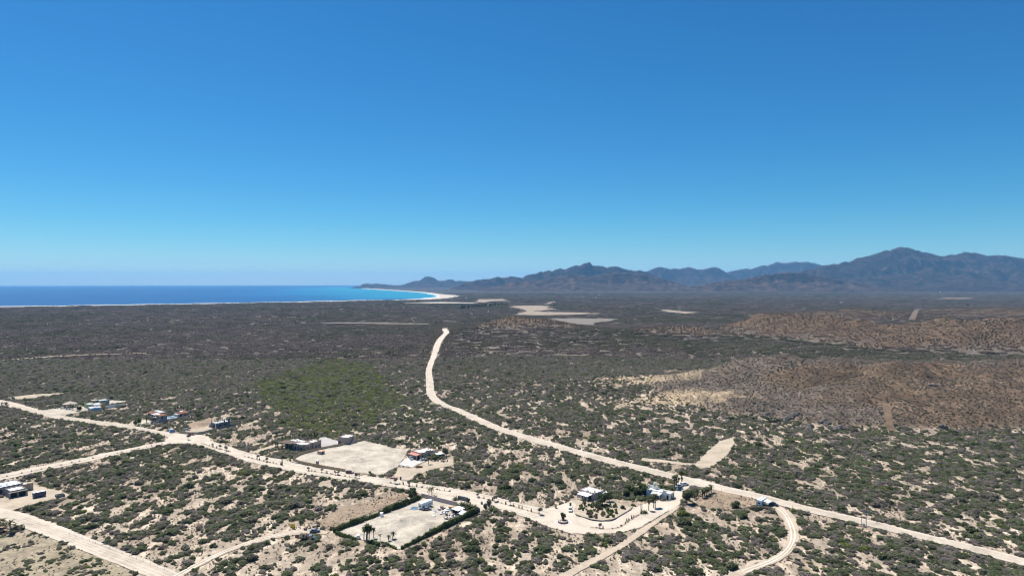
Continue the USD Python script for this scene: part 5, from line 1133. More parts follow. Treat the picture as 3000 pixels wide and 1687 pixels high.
plants('date_palm', 'in front of the white and green house', [(190, 1197.5, 3.5), (204, 1197, 4.6), (212, 1201, 5.0), (224, 1204.5, 5.6)], 'small dark palm', group='palms in front of the white and green house')
plants('dry_palm', 'against the orange wall of the white and green house', [(280.5, 1187, 6.0)], 'brown dry palm')
plants('fan_palm', 'behind the roofs of the long porch house', [(827, 1295, 4.0), (836, 1294, 4.2), (848, 1292, 3.6), (876, 1290, 4.6), (884, 1290, 4.2), (891, 1289, 4.8), (897, 1290, 4.2), (905, 1289, 4.6), (912, 1290, 5.0), (920, 1289, 5.4), (927, 1291, 5.6)], 'palm', group='palms behind the long porch house')
plants('date_palm', 'at the left end of the long porch house', [(806, 1308.5, 4.2), (811, 1309.5, 3.6)], 'yellowish palm', group='palms left of the long porch house')
plants('feather_palm', 'in front of the pink house', [(1255.5, 1361.5, 5.8)], 'thin young palm'); plants('feather_palm', 'close to the right wall of the pink house', [(1265.5, 1350, 5.4)], 'thin young palm')
plants('date_palm', 'in the garden behind the tiled houses', [(497, 1212, 4.2), (512, 1206, 4.6), (520, 1203, 5.0), (530, 1203, 5.4), (538, 1206, 5.0), (548, 1204, 5.6), (557, 1207, 5.0), (572, 1216, 5.0), (583, 1219, 5.6), (590, 1222, 4.6)], 'green palm', group='palms behind the tiled houses')
plants('date_palm', 'before the left corner of the two storey tiled house', [(427, 1239, 5.5), (445, 1238, 4.6)], 'slender palm', group='palms before the two storey tiled house')
def tuft_crown(seed, n, R, H, leaf, lumps, zc):
    rg = np.random.default_rng(seed); cs = rg.normal(size=(lumps, 3)); cs /= np.linalg.norm(cs, axis=1, keepdims=True); cs *= rg.uniform(.25, .7, (lumps, 1)); cs *= [R, R, H]; cs[0] = 0; cs += [0, 0, zc]
    rr = rg.uniform(.34, .5, lumps); k = rg.integers(0, lumps, n); d = rg.normal(size=(n, 3)); d /= np.linalg.norm(d, axis=1, keepdims=True)
    c = cs[k] + d * (rr[k] * rg.uniform(.5, 1.08, n) ** .6)[:, None] * [R, R, H]
    nn = d * .6 + rg.normal(size=(n, 3)) * .45 + [0, 0, .45]; a = np.cross(nn, rg.normal(size=(n, 3))); a /= np.linalg.norm(a, axis=1, keepdims=True); b = np.cross(nn, a); b /= np.linalg.norm(b, axis=1, keepdims=True)
    s = leaf * rg.uniform(.6, 1.35, n)[:, None]
    m = MB().add(np.stack([c + a * s, c - a * s * .5 + b * s * .9, c - a * s * .5 - b * s * .9], 1).reshape(-1, 3), np.arange(3 * n).reshape(-1, 3))
    for cc, q in zip(cs, rr): m.sphere(cc, q * .62, 1, (R, R, H))
    return m, cs
def tree_kind(name, seed, R, H, zc, mat, n=900, lumps=11, leaf=.33, tr=.22):
    c = proto_class(name); m, cs = tuft_crown(seed, n, R, H, leaf, lumps, zc); tk = MB().rod((0, 0, -.5), (0.1, 0, zc * .62), tr, tr * .7, 8)
    for q in cs[1:6]: tk.rod((0.1, 0, zc * .6), q * .9, tr * .5, tr * .2, 5)
    tk.build('trunk', BARK, c); m.build('crown', mat, c)
tree_kind('broad_tree', 31, 3.6, 2.6, 3.6, TREEL); tree_kind('bushy_tree', 32, 3.2, 1.9, 2.0, TREEL, tr=.18); tree_kind('fresh_tree', 33, 2.6, 2.4, 3.0, TREEB); tree_kind('median_tree', 34, 1.15, .85, 2.0, SILVERL, 260, 6, .2, .09); tree_kind('candelabra_cactus', 36, 1.9, 1.5, 2.7, TREEL, 420, 9, .28, .2); tree_kind('grey_tree', 37, 2.6, 1.9, 2.4, SILVERL, 700, 9, .26, .14)
def trees(kind, label, u, v, s=1.0, cat='tree'):
    p = at(u, v); TAKEN.append(Point(p[:2]).buffer(1.5 * np.max(s))); copy_of(stage.GetPrimAtPath('/World/Kinds/' + kind), kind, label, cat, p, rp.uniform(0, 360), None, s)
trees('broad_tree', 'large dark tree right of the white house with a deep shadow', 2014, 1477, (1.05, 1.05, 1.25))
trees('bushy_tree', 'round green tree standing on dry grass left of the camper', 2157, 1489, (.85, .85, .95))
trees('bushy_tree', 'wide olive tree right behind the pink wall corner of the hedged lot', 1209, 1452, (1.25, 1.25, 1.1))
trees('broad_tree', 'dark tree right of the pink house', 1307, 1336, (.85, .85, .85))
trees('broad_tree', 'tall dark tree in front of the right half of the two roofed house', 1766, 1482, (1.15, 1.15, 1.1)); trees('broad_tree', 'dark green tree at the right corner of the two roofed house', 1785, 1470, (1.0, 1.0, .9)); trees('bushy_tree', 'dark bushy tree right in front of the garden trees', 1756, 1489, (1.0, 1.0, .9))
for k, (u, v, s, l) in enumerate([(1868, 1452, 1.2, 'grey green bushy tree left of the white house, nearest the camera'), (1890, 1447, 1.25, 'grey green bushy tree touching the left end of the white house'), (1850, 1440, 1.0, 'bushy tree left of the trees beside the white house'), (1880, 1432, 1.0, 'bushy tree behind the left end of the white house'), (1835, 1452, .9, 'dark bushy tree between the garden and the white house'), (1905, 1470, .9, 'dark bushy tree behind the fan palms of the drive')]):
    trees('bushy_tree', l, u, v, s)
trees('fresh_tree', 'bright green tree at the left corner of the two storey tiled house', 404, 1243, (1.0, 1.0, 1.15)); trees('fresh_tree', 'smaller bright green tree in front of the tiled house drive', 395, 1246, (.8, .8, .85)); trees('fresh_tree', 'light green tree before the green wall of the far left house', 232, 1203, (1.0, 1.0, .8)); trees('bushy_tree', 'dark tree at the right end of the low grey retaining wall', 580, 1222, (1.0, 1.0, 1.1))
trees('candelabra_cactus', 'dark branching cactus growing in the roundabout planter', 1649.7, 1530, (1.0, 1.0, 1.15), 'cactus')
for u, v, s, l in [(1433.5, 1490, 1.15, 'tallest spindly tree on the verge left of the double road bend'), (1421, 1496, .85, 'spindly tree just left of the tallest spindly tree'), (1401, 1506, .75, 'thin bare little tree beyond the right hedge corner')]: trees('grey_tree', l, u, v, (s * .7, s * .7, s * 1.1))
trees('bushy_tree', 'round dark bush at the right end of the dark stone wall', 1371, 1472.5, (.42, .42, .62), 'bush')
md = [(550, 1290, 1.7, 'large round grey tree alone in the middle of the junction'), (620, 1310, 1.0, 'first small round tree of the strip below the junction'), (644, 1316, 1.25, 'middle round tree of the strip below the junction'), (662, 1323, 1.5, 'largest round tree at the end of the strip below the junction'),
      (753.6, 1347, 1.25, 'round tree on the strip below the long porch house, left one'), (780, 1355, 1.15, 'round tree on the strip below the long porch house, right one'), (902, 1380, 1.0, 'round bush tree at the left end of the strip before the fence'), (941.5, 1385, 1.0, 'reddish small tree on the strip before the fence'), (982, 1392, 1.0, 'small tree on the strip opposite the fence end, left one'), (989, 1393.5, 1.1, 'small tree on the strip opposite the fence end, right one'), (1044, 1403, 1.25, 'dark small tree at the right end of the strip before the fence'),
      (1157, 1419, 1.35, 'mushroom shaped tree at the left end of the strip above the lot'), (1197.5, 1425, 1.25, 'mushroom shaped tree in the middle of the strip above the lot'), (1398, 1459, 1.0, 'small dark tree at the left end of the roundabout strip'), (1449, 1471.5, 1.35, 'wide pale tree on the roundabout strip above the spindly trees'), (1496, 1482, 1.5, 'pale round tree in the middle of the roundabout strip'), (1581, 1509.5, 1.5, 'pale round tree at the roundabout end of its strip'), (1759, 1550, 1.0, 'small round tree on the curved strip left part')]
for u, v, s, l in md: trees('median_tree', l, u, v, s)
c = proto_class('columnar_cactus'); rg = np.random.default_rng(9); m = MB()
for k in range(5):
    x, y = rg.uniform(-.4, .4, 2); m.rod((x, y, -.2), (x * 1.3, y * 1.3, rg.uniform(1.0, 2.2)), .13, .11, 7)
m.build('stem', CACT, c)
c = proto_class('strip_shrub'); shrub_c = tuft_crown(51, 130, .75, .55, .17, 4, .45)[0]; shrub_c.build('foliage', SILVERL, c)
trees('columnar_cactus', 'tall single cactus column on the strip left of the wooden fence', 826, 1365, (.9, .9, 2.3), 'cactus'); trees('columnar_cactus', 'tall cactus column standing at the fan palms of the drive', 1880, 1508, (.8, .8, 2.6), 'cactus')
SN = ['nearest the junction', 'below the long porch house', 'before the wooden fence', 'above the hedged lot', 'left of the roundabout', 'curving to the white house', 'of the road to the left edge']
for k, line in enumerate(STRIP_LINES):
    n = 0; t = rp.uniform(1, 3); L = np.linalg.norm(np.diff(line[:, :2], axis=0), axis=1).sum(); d = np.concatenate([[0], np.cumsum(np.linalg.norm(np.diff(line[:, :2], axis=0), axis=1))])
    while t < L:
        x, y = np.interp(t, d, line[:, 0]), np.interp(t, d, line[:, 1]); x += rp.uniform(-.4, .4); kind = 'columnar_cactus' if rp.random() < (.55 if k in (3, 4, 5) else .25) and k != 6 else 'strip_shrub'
        nm = 'cactus' if kind[0] == 'c' else 'small dry shrub'
        copy_of(stage.GetPrimAtPath('/World/Kinds/' + kind), kind, ('little columnar cactus' if kind[0] == 'c' else 'small dry shrub') + ' on the planting strip ' + SN[k], nm.split()[-1], (x, y, ground(x, y) + lift_at(y)), rp.uniform(0, 360), nm + ' on the strip ' + SN[k], rp.uniform(.5, 1.0))
        t += rp.uniform(1.6, 4.5) if k != 6 else rp.uniform(3, 9)
# garden bed of the house with two white roofs
for k, kind in enumerate(('garden_shrub_green', 'garden_shrub_olive', 'garden_shrub_pink')):
    c = proto_class(kind); tuft_crown(61 + k, 200, 1.0, .8, .2, 5, .6)[0].build('foliage', (TREEB, HEDGE, PINKF)[k], c)
gp = px_poly([(1690, 1492), (1700, 1474), (1740, 1480), (1800, 1478), (1838, 1490), (1798, 1518), (1760, 1523), (1732, 1517)], 0); gb = gp.bounds; cnt = 0
while cnt < 85:
    x, y = rp.uniform(gb[0], gb[2]), rp.uniform(gb[1], gb[3])
    if not gp.contains(Point(x, y)): continue
    cnt += 1; kind = ('green', 'olive', 'olive', 'pink')[rp.integers(0, 4)] if rp.random() < .9 else 'olive'
    copy_of(stage.GetPrimAtPath('/World/Kinds/garden_shrub_' + kind), 'garden_shrub', {'green': 'bright green', 'olive': 'dark green', 'pink': 'pinkish flowering'}[kind] + ' garden shrub in the bed below the two roofed house', 'shrub', (x, y, ground(x, y) + .15), rp.uniform(0, 360), kind + ' shrubs of the garden bed', rp.uniform(.7, 1.5))
p = at(857, 1546); TAKEN.append(Point(p[:2]).buffer(2)); t = thing('flowering_bush', 'bright yellow flowering bush beside the brown track', 'bush', p); tuft_crown(71, 260, 2.3, 1.1, .22, 6, .8)[0].build('foliage', GOLD, t)
p = at(1228, 1371); t = thing('brush_pile', 'long heap of reddish brown cut brush below the concrete slab', 'brush', p + [0, 0, .2], 22); tuft_crown(72, 320, 3.6, .7, .2, 9, .5)[0]; mm = tuft_crown(72, 320, 1.0, 1.0, .16, 9, .5)[0]; v, f = mm.arrays(); MB().add(v * [3.6, 1.3, 1.0], f).build('twigs', BROWNL, t)
def hedge(label, pts, w, h, seed, den=26, name='hedge'):
    w *= .8; h *= .86; l = along(pts, .5); n = sides_of(l); rg = np.random.default_rng(seed); L = len(l) * .5; N = int(L * h * den); o = np.array([*l.mean(0)[:2], 0.0]); k = rg.integers(0, len(l), N)
    hh = h * (.45 + 1.0 * n2(l[:, 0], l[:, 1], 2.2, seed, 2)); ww = w * (.7 + .6 * n2(l[:, 0], l[:, 1], 3.0, seed + 1, 2))
    a_ = rg.uniform(0, 2 * math.pi, N); q = rg.uniform(.75, 1.05, N)
    zz = np.maximum(np.sin(a_) * q * .5 + .5, .02) * hh[k]; sd = np.cos(a_) * q * ww[k] * .5 * np.minimum(1, 1.6 * (1.05 - zz / (hh[k] * 1.05)) ** .5)
    c = np.column_stack([l[k, :2] + n[k] * sd[:, None] + rg.normal(0, .2, (N, 2)), l[k, 2] + zz]) - o
    d = np.column_stack([n[k] * np.cos(a_)[:, None], np.sin(a_)]); nn = d * .6 + rg.normal(size=(N, 3)) * .45 + [0, 0, .4]
    a = np.cross(nn, rg.normal(size=(N, 3))); a /= np.linalg.norm(a, axis=1, keepdims=True); b = np.cross(nn, a); b /= np.linalg.norm(b, axis=1, keepdims=True); s = .26 * rg.uniform(.6, 1.35, N)[:, None]
    m = MB().add(np.stack([c + a * s, c - a * s * .5 + b * s * .9, c - a * s * .5 - b * s * .9], 1).reshape(-1, 3), np.arange(3 * N).reshape(-1, 3))
    for i in range(0, len(l), 2): m.sphere(l[i] - o + [0, 0, hh[i] * .45], 1, 1, (ww[i] * .38, ww[i] * .38, hh[i] * .46))
    t = thing(name, label, 'hedge', o); m.build('foliage', HEDGE, t)
    tk = MB()
    for i in range(1, len(l), 4): tk.rod(l[i] - o + [0, 0, -.2], l[i] - o + [0, 0, hh[i] * .6], .06)
    tk.build('stem', BARK, t); TAKEN.append(LineString(l[:, :2]).buffer(w * .6))
hedge('tall hedge on the far left side of the lot, lower left part', [(978, 1561), (1002, 1551), (1026, 1542)], 2.2, 3.0, 81); hedge('tall hedge on the far left side of the lot, second part', [(1026, 1542), (1050, 1534), (1064, 1529)], 2.2, 3.4, 82); hedge('lower grey green stretch of the left hedge beside the round tank', [(1068, 1527), (1090, 1519), (1108, 1512)], 1.8, 2.4, 83)
hedge('tall hedge on the left side of the lot above the round tank', [(1110, 1511), (1128, 1504), (1142, 1499)], 2.2, 3.4, 84); hedge('tall hedge on the left side of the lot towards the travel trailer', [(1146, 1497), (1170, 1488), (1195, 1478), (1215, 1470)], 2.3, 3.6, 85); hedge('green hedge end beside the pink wall corner', [(1216, 1469), (1232, 1461)], 2.2, 3.0, 86)
hedge('low rounded hedge at the front left of the lot', [(985, 1567), (1000, 1572), (1014, 1577)], 2.2, 2.2, 87); hedge('low rounded hedge beside the square white tank', [(1018, 1578), (1030, 1583), (1042, 1587)], 2.4, 2.4, 88)
hedge('small hedge at the bottom corner of the lot', [(1118, 1594), (1140, 1602), (1160, 1610)], 1.2, 1.6, 89); hedge('short hedge pieces at the lower end of the right side', [(1176, 1610), (1190, 1603), (1205, 1596)], 1.4, 1.9, 90); hedge('hedge on the right side of the lot near the grey crates', [(1208, 1594), (1235, 1580), (1262, 1568)], 1.8, 2.6, 91)
hedge('long dense hedge on the right side of the lot, middle part', [(1264, 1566), (1300, 1549), (1335, 1532), (1362, 1520)], 2.3, 3.4, 92); hedge('tall dark hedge block at the right corner of the lot', [(1368, 1519), (1384, 1510), (1396, 1503)], 2.6, 4.0, 93)
hedge('dark bush mass among the lot palms', [(1088, 1594), (1098, 1598), (1108, 1600)], 3.0, 2.6, 94, name='hedge_bush')
# rocks on the left flank of the large hill and far trees
c = proto_class('boulder'); ic = trimesh.creation.icosphere(2, 1.0); v = ic.vertices * (1 + 0.5 * (meshkit.fbm(ic.vertices * 1.4 + 5, 3, 3) - .5))[:, None]; MB().add(np.round(v * 3.2) / 3.2 * .5 + v * .5, ic.faces).build('rock', color_mat('boulder_rock', (0.105, 0.092, 0.08), 0.95, 0.25, 1.2, 0.6), c)
BO = [(2131, 1228, 2.4), (2134, 1233, 1.8), (2240, 1186, 1.6), (2247, 1213, 2.0), (2252, 1215, 1.8), (2241, 1219, 1.5), (2308, 1229, 2.2), (2315, 1226, 2.0), (2322, 1221, 2.4), (2330, 1217, 2.2), (2338, 1213, 1.8), (2300, 1235, 1.8), (2366, 1256, 3.2), (2373, 1252, 2.6), (2370, 1261, 2.2), (2410, 1238, 2.4), (2418, 1236, 2.6), (2428, 1241, 2.0), (2452, 1258, 3.0), (2463, 1258, 3.2), (2447, 1262, 2.2), (2760, 1252, 2.4), (2770, 1254, 2.2), (2730, 1130, 2.2), (2738, 1131, 2.0), (2190, 1200, 1.2), (2205, 1190, 1.2), (2280, 1198, 1.4)]
rbo = np.random.default_rng(77)
for cu, cv, su, sv, n in ((2130, 1228, 10, 8, 6), (2245, 1215, 14, 8, 7), (2318, 1222, 18, 8, 10), (2420, 1240, 16, 6, 8), (2200, 1200, 40, 14, 10), (2455, 1256, 14, 5, 5)):
    BO += [(cu + rbo.normal(0, su), cv + rbo.normal(0, sv), rbo.uniform(.7, 1.7)) for _ in range(n)]
PLB = ['on the lower left flank of the large stony hill', 'in the rock band below the top of the large stony hill', 'at the foot of the large stony hill', 'on the right half of the large stony hill']
for u, v, r in BO:
    p = at(u, v); w = 0 if u < 2290 else 1 if u < 2350 else 2 if u < 2480 else 3
    copy_of(stage.GetPrimAtPath('/World/Kinds/boulder'), 'boulder', 'dark grey boulder ' + PLB[w], 'boulder', p + [0, 0, r * .2], rp.uniform(0, 360), 'boulders ' + PLB[w], (r, r * rp.uniform(.8, 1.3), r * rp.uniform(.7, 1.1)))
tree_kind('far_tree', 95, 5.0, 5.0, 7.0, TREEL, 300, 7, .9, .4)
for k in range(22):
    u = 1352 + 130 * (k / 21) + rp.uniform(-3, 3); v = 905 - 9 * (k / 21) + rp.uniform(-.8, .8); p = at(u, v)
    copy_of(stage.GetPrimAtPath('/World/Kinds/far_tree'), 'far_tree', 'dark tree in the far dark row below the excavated ground', 'tree', p, rp.uniform(0, 360), 'far row of dark trees on the plain', rp.uniform(.9, 1.7))
# ---------------------------------------------------------------- scrub: shrubs one by one near the camera, the rest as one mass
TAKEN_U = shapely.union_all([p.buffer(0) for p in TAKEN]); shapely.prepare(TAKEN_U)

def leaf_material(name, cols, shine=0.25):
    nodes = {'o': ('object_info', {}), 'geo': ('geometry', {}), 'n': ('noise_texture', {'scale': 1.6, 'detail': 3.0}),
             'isl': ('math', {'math_type': 'multiply_add', 'value2': 0.45, 'value3': 0.0}), 'add': ('math', {'math_type': 'multiply_add', 'value2': 0.55}),
             'r': ('rgb_ramp', {'ramp': [(i / (len(cols) - 1), c) for i, c in enumerate(cols)]}),
             'p': ('principled_bsdf', {'roughness': 0.7, 'specular_ior_level': shine}), 't': ('translucent_bsdf', {}), 'mx': ('mix_closure', {'fac': 0.5})}
    return usdkit.material(stage, '/World/Looks/' + name, nodes, [('geo.random_per_island', 'isl.value1'), ('o.random', 'add.value1'), ('isl.value', 'add.value3'), ('add.value', 'r.fac'), ('r.color', 'p.base_color'), ('r.color', 't.color'), ('p.BSDF', 'mx.closure1'), ('t.BSDF', 'mx.closure2')], surface='mx.closure')
KINDS = {'green': leaf_material('leaves_green', [(0.087, 0.108, 0.049), (0.134, 0.160, 0.078), (0.196, 0.222, 0.121)]),
         'olive': leaf_material('leaves_olive', [(0.128, 0.125, 0.087), (0.186, 0.180, 0.130), (0.264, 0.249, 0.185)]),
         'grey': leaf_material('twigs_grey', [(0.180, 0.159, 0.140), (0.253, 0.223, 0.196), (0.347, 0.309, 0.271)], 0.1),
         'dark': leaf_material('leaves_dark', [(0.056, 0.069, 0.031), (0.083, 0.101, 0.047), (0.122, 0.139, 0.071)]),
         'bright': leaf_material('leaves_bright', [(0.118, 0.137, 0.034), (0.179, 0.204, 0.056), (0.252, 0.269, 0.092)])}
def shrub_mesh(seed, n=230, leaf=0.17, flat=0.62, lumps=5, core=True):
    """unit shrub: leaf tufts spread through a few overlapping lumps, about 2 m across before scaling"""
    rng = np.random.default_rng(seed)
    cs = np.column_stack([rng.uniform(-0.62, 0.62, (lumps, 2)), rng.uniform(0.2, 0.5, lumps) * flat / 0.62]); cs[0, :2] *= 0.2
    rs = rng.uniform(0.34, 0.56, lumps); rs[0] = 0.55
    k = rng.integers(0, lumps, n)
    d = rng.normal(size=(n, 3)); d /= np.linalg.norm(d, axis=1, keepdims=True); d[:, 2] = np.abs(d[:, 2]) * 1.0 - 0.15
    r = rng.uniform(0.55, 1.05, n) ** 0.6
    c = cs[k] + d * (rs[k] * r)[:, None] * np.array([1, 1, flat / 0.62 * 0.85])
    c[:, 2] = np.maximum(c[:, 2], 0.03)
    nn = d * 0.55 + rng.normal(size=(n, 3)) * 0.42 + [0, 0, 0.55]
    a = np.cross(nn, rng.normal(size=(n, 3))); a /= np.linalg.norm(a, axis=1, keepdims=True)
    b = np.cross(nn, a); b /= np.linalg.norm(b, axis=1, keepdims=True)
    s = leaf * rng.uniform(0.6, 1.35, n)[:, None]
    v = np.stack([c + a * s, c - a * s * 0.5 + b * s * 0.9, c - a * s * 0.5 - b * s * 0.9], 1).reshape(-1, 3)
    mb = MB().add(v, np.arange(3 * n).reshape(-1, 3))
    if core:
        for cc, rr in zip(cs, rs):
            mb.sphere((cc[0], cc[1], cc[2] * 0.8), rr * 0.55, 1, (1, 1, 0.8))
    return mb
SHAPES = [dict(seed=1), dict(seed=2, flat=0.5, lumps=6), dict(seed=3, flat=0.75, lumps=4), dict(seed=4, flat=0.45, lumps=7, n=260)]
BARE = dict(n=300, leaf=0.12, core=True)
PROTO_LIST = [(k, i) for k in KINDS for i in range(len(SHAPES))]
def build_shrub(kind, i):
    s = dict(SHAPES[i])
    if kind == 'grey': s.update(n=330, leaf=0.13)
    return shrub_mesh(**s)

GROW_U = shapely.union_all([p for p, g in DRYLAND if g])
BARE_U = shapely.union_all([p for p, m in DRYLAND]) if DRYLAND else Polygon()

# where it grows: clumps drawn out along the sea wind, thin on the bare sand, none on roads and yards
rng = np.random.default_rng(7)
GARDEN = np.array([at(1760, 1490)[:2]])
def density(x, y):
    r = np.hypot(x, y)
    n = n2(x * 1.0, y * 0.45, 5.2, 101, 3) * 0.80 + n2(x, y, 48, 102, 3) * 0.20
    thr = np.interp(r, [260, 340, 480, 700, 1000], [0.497, 0.489, 0.466, 0.425, 0.37]) - 0.035 * sstep(-50, 160, x) * sstep(650, 400, r)
    d = sstep(thr - 0.022, thr + 0.03, n)
    gp = poly_soft(GREEN_POLY, x, y, 35); d = np.maximum(d, sstep(0.62, 0.85, gp * 0.7 + 0.5 * n2(x, y, 25, 103, 3)) * 0.9)
    hill = np.max([hill_h(k, x, y) for k in range(len(HILLS))], 0)
    on = bare(x, y); d = d * (1 - on) + on * (0.40 + 0.5 * n2(x, y, 40, 104, 3))
    d = d * (1 - 0.62 * yellow_sand(x, y))
    return d, hill
def scatter(cell, y0, y1):
    xs = np.arange(-0.84 * y1 - 20, 0.84 * y1 + 20, cell); ys = np.arange(y0, y1, cell)
    gx, gy = np.meshgrid(xs, ys); gx = gx.ravel(); gy = gy.ravel()
    gx = gx + rng.uniform(-0.55, 0.55, gx.shape) * cell; gy = gy + rng.uniform(-0.55, 0.55, gy.shape) * cell
    ok = (np.abs(gx) < 0.80 * gy + 22) & (gy > y0 - 2) & (gy < y1)
    return gx[ok], gy[ok]
def pick_kinds(x, y, hill):
    r = np.hypot(x, y)
    g = n2(x, y, 30, 111, 3); w = n2(x, y, 75, 112, 3); u = rng.random(len(x))
    gp = np.clip(poly_soft(GREEN_POLY, x, y, 45) * 1.9 - 1.9 * n2(x, y, 26, 113, 3), 0, 1)
    near = sstep(900, 450, r)
    pg = 0.32 + 0.34 * near * sstep(0.4, 0.6, g)
    pgrey = 0.22 + 0.38 * sstep(0.56, 0.42, g) + 0.45 * sstep(480, 1000, r)
    pbright = 0.02 + 0.10 * sstep(0.60, 0.72, w) * near + gp * 0.8
    pdark = 0.10 + 0.10 * near
    pol = 0.30
    P = np.stack([pg, np.full(len(x), pol), pgrey * (1 - 0.85 * gp), pdark, pbright], 1)
    P[bare(x, y) > 0.4] *= np.array([0.2, 0.9, 1.9, 0.7, 0.03])
    P = np.cumsum(P / P.sum(1, keepdims=True), 1)
    return (u[:, None] > P).sum(1).clip(0, 4)

allx, ally, allr, allk, allh = [], [], [], [], []
for cell, y0, y1, rmin, rmax in ((1.75, 250, 470, 0.45, 1.9), (2.1, 470, 700, 0.6, 2.0), (2.8, 700, 1020, 0.95, 2.3)):
    x, y = scatter(cell, y0, y1)
    d, hill = density(x, y)
    keep = rng.random(len(x)) < d * 0.92
    # a few lone shrubs on the open sand
    keep |= rng.random(len(x)) < 0.045
    dry = shapely.contains_xy(GROW_U, x, y)
    keep &= (~shapely.contains_xy(TAKEN_U, x, y)) | (dry & (rng.random(len(x)) < 0.8 * sstep(0.40, 0.58, n2(x, y * 0.6, 12, 151, 3))))
    x, y, d, hill = x[keep], y[keep], d[keep], hill[keep]
    r = rng.uniform(rmin, rmax, len(x)) * (0.62 + 0.42 * d) * np.where(hill > 2, 0.66, 1.0)
    big = rng.random(len(x)) < 0.09
    r = np.where(big & (d > 0.6) & (hill < 3), r * rng.uniform(1.3, 1.8, len(r)), r)
    allx.append(x); ally.append(y); allr.append(r); allk.append(pick_kinds(x, y, hill)); allh.append(hill)
X, Y, R, K, HL = map(np.concatenate, (allx, ally, allr, allk, allh))
ed = np.where(shapely.contains_xy(BARE_U, X, Y), 0.9, shapely.distance(TAKEN_U, shapely.points(X, Y)))          # keep crowns off the roads
R = np.minimum(R, np.maximum(ed * 1.0 + 0.35, 0.4))
Z = land_z(X, Y)
SC = np.column_stack([R * rng.uniform(0.85, 1.2, len(R)), R * rng.uniform(0.9, 1.45, len(R)), R * rng.uniform(0.75, 1.15, len(R))])
ROT = rng.uniform(-40, 40, len(R)) + np.where(rng.random(len(R)) < 0.5, 180, 0)
SHP = rng.integers(0, len(SHAPES), len(R))

# low tufts of grass and dwarf shrubs on the open soil and the dry fields
tx, ty = scatter(1.55, 252, 520)
td, th = density(tx, ty)
hard = shapely.contains_xy(TAKEN_U, tx, ty) & ~shapely.contains_xy(BARE_U, tx, ty)
tk = ~hard & (rng.random(len(tx)) < 0.10 + 0.55 * sstep(0.42, 0.62, n2(tx, ty * .5, 7, 141, 3)))
tx, ty = tx[tk], ty[tk]
# the largest in the picture stand alone
vis = (np.abs(X) < 0.742 * Y) & (Y > 262)
appar = np.where(vis, R * SC[:, 2] / Y ** 2, 0)
lone = np.argsort(-appar)[:300]
mask = np.zeros(len(X), bool); mask[lone] = True
PLACES = [('on pale sand between the lower left road and brown track', (500, 1580)), ('beside the wide road in the lower left corner', (250, 1570)), ('near the bottom edge left of the hedged lot', (850, 1640)),
          ('just below the hedged lot', (1170, 1650)), ('between the hedged lot and the narrow track at the bottom', (1450, 1620)), ('right of the narrow dirt track at the bottom edge', (1800, 1640)),
          ('left of the curving sandy track', (2100, 1570)), ('right of the curving sandy track', (2420, 1600)), ('below the road in the lower right corner', (2750, 1640)), ('above the road at the right edge', (2850, 1520)),
          ('between the double road and the upper winding road', (1500, 1400)), ('near the dumped cars and the brown track', (880, 1600)), ('left of the hedged lot, below the double road', (750, 1480)), ('above the road near the utility poles', (2550, 1440))]
PXY = np.array([flat_px(u, v)[:2] for _, (u, v) in PLACES])
DESC = {'green': 'rounded green shrub', 'olive': 'dull olive shrub', 'grey': 'grey leafless twiggy shrub', 'dark': 'dark green dense shrub', 'bright': 'bright yellow green shrub'}
kinds = list(KINDS)
for kind, i in PROTO_LIST:
    c = proto_class('%s_shrub_%d' % (kind, i))
    build_shrub(kind, i).build('foliage', KINDS[kind], c)
for j in lone:
    kind = kinds[K[j]]; p = PLACES[int(np.argmin(np.hypot(PXY[:, 0] - X[j], PXY[:, 1] - Y[j])))][0]
    copy_of(stage.GetPrimAtPath('/World/Kinds/%s_shrub_%d' % (kind, SHP[j])), kind + '_shrub', DESC[kind] + ' ' + p, 'shrub', (X[j], Y[j], Z[j] - 0.05), ROT[j], DESC[kind] + 's ' + p, SC[j])

def instancer(name, protos, pos, idx, rot, scale, label, cat):
    pi = UsdGeom.PointInstancer.Define(stage, path_for(name))
    paths = []
    for k, (pname, mb, mat) in enumerate(protos):
        paths.append(mb.build(pname, mat, pi.GetPrim()).GetPath())
    pi.CreatePrototypesRel().SetTargets(paths)
    pi.CreatePositionsAttr(Vt.Vec3fArray.FromNumpy(np.asarray(pos, np.float32)))
    pi.CreateProtoIndicesAttr(Vt.IntArray.FromNumpy(np.asarray(idx, np.int32)))
    a = np.radians(rot) / 2
    q = [Gf.Quath(float(math.cos(t)), 0.0, 0.0, float(math.sin(t))) for t in a]
    pi.CreateOrientationsAttr(Vt.QuathArray(q))
    pi.CreateScalesAttr(Vt.Vec3fArray.FromNumpy(np.asarray(scale, np.float32)))
    return tag(pi, label, cat, kind='stuff')
rest = ~mask
_pr = [('shrub_foliage', build_shrub(k, i), KINDS[k]) for k, i in PROTO_LIST]
instancer('scrub', _pr, np.column_stack([X, Y, Z - 0.05])[rest], (K * len(SHAPES) + SHP)[rest], ROT[rest], SC[rest], 'dense low desert scrub, green and grey, over the near land', 'scrub')

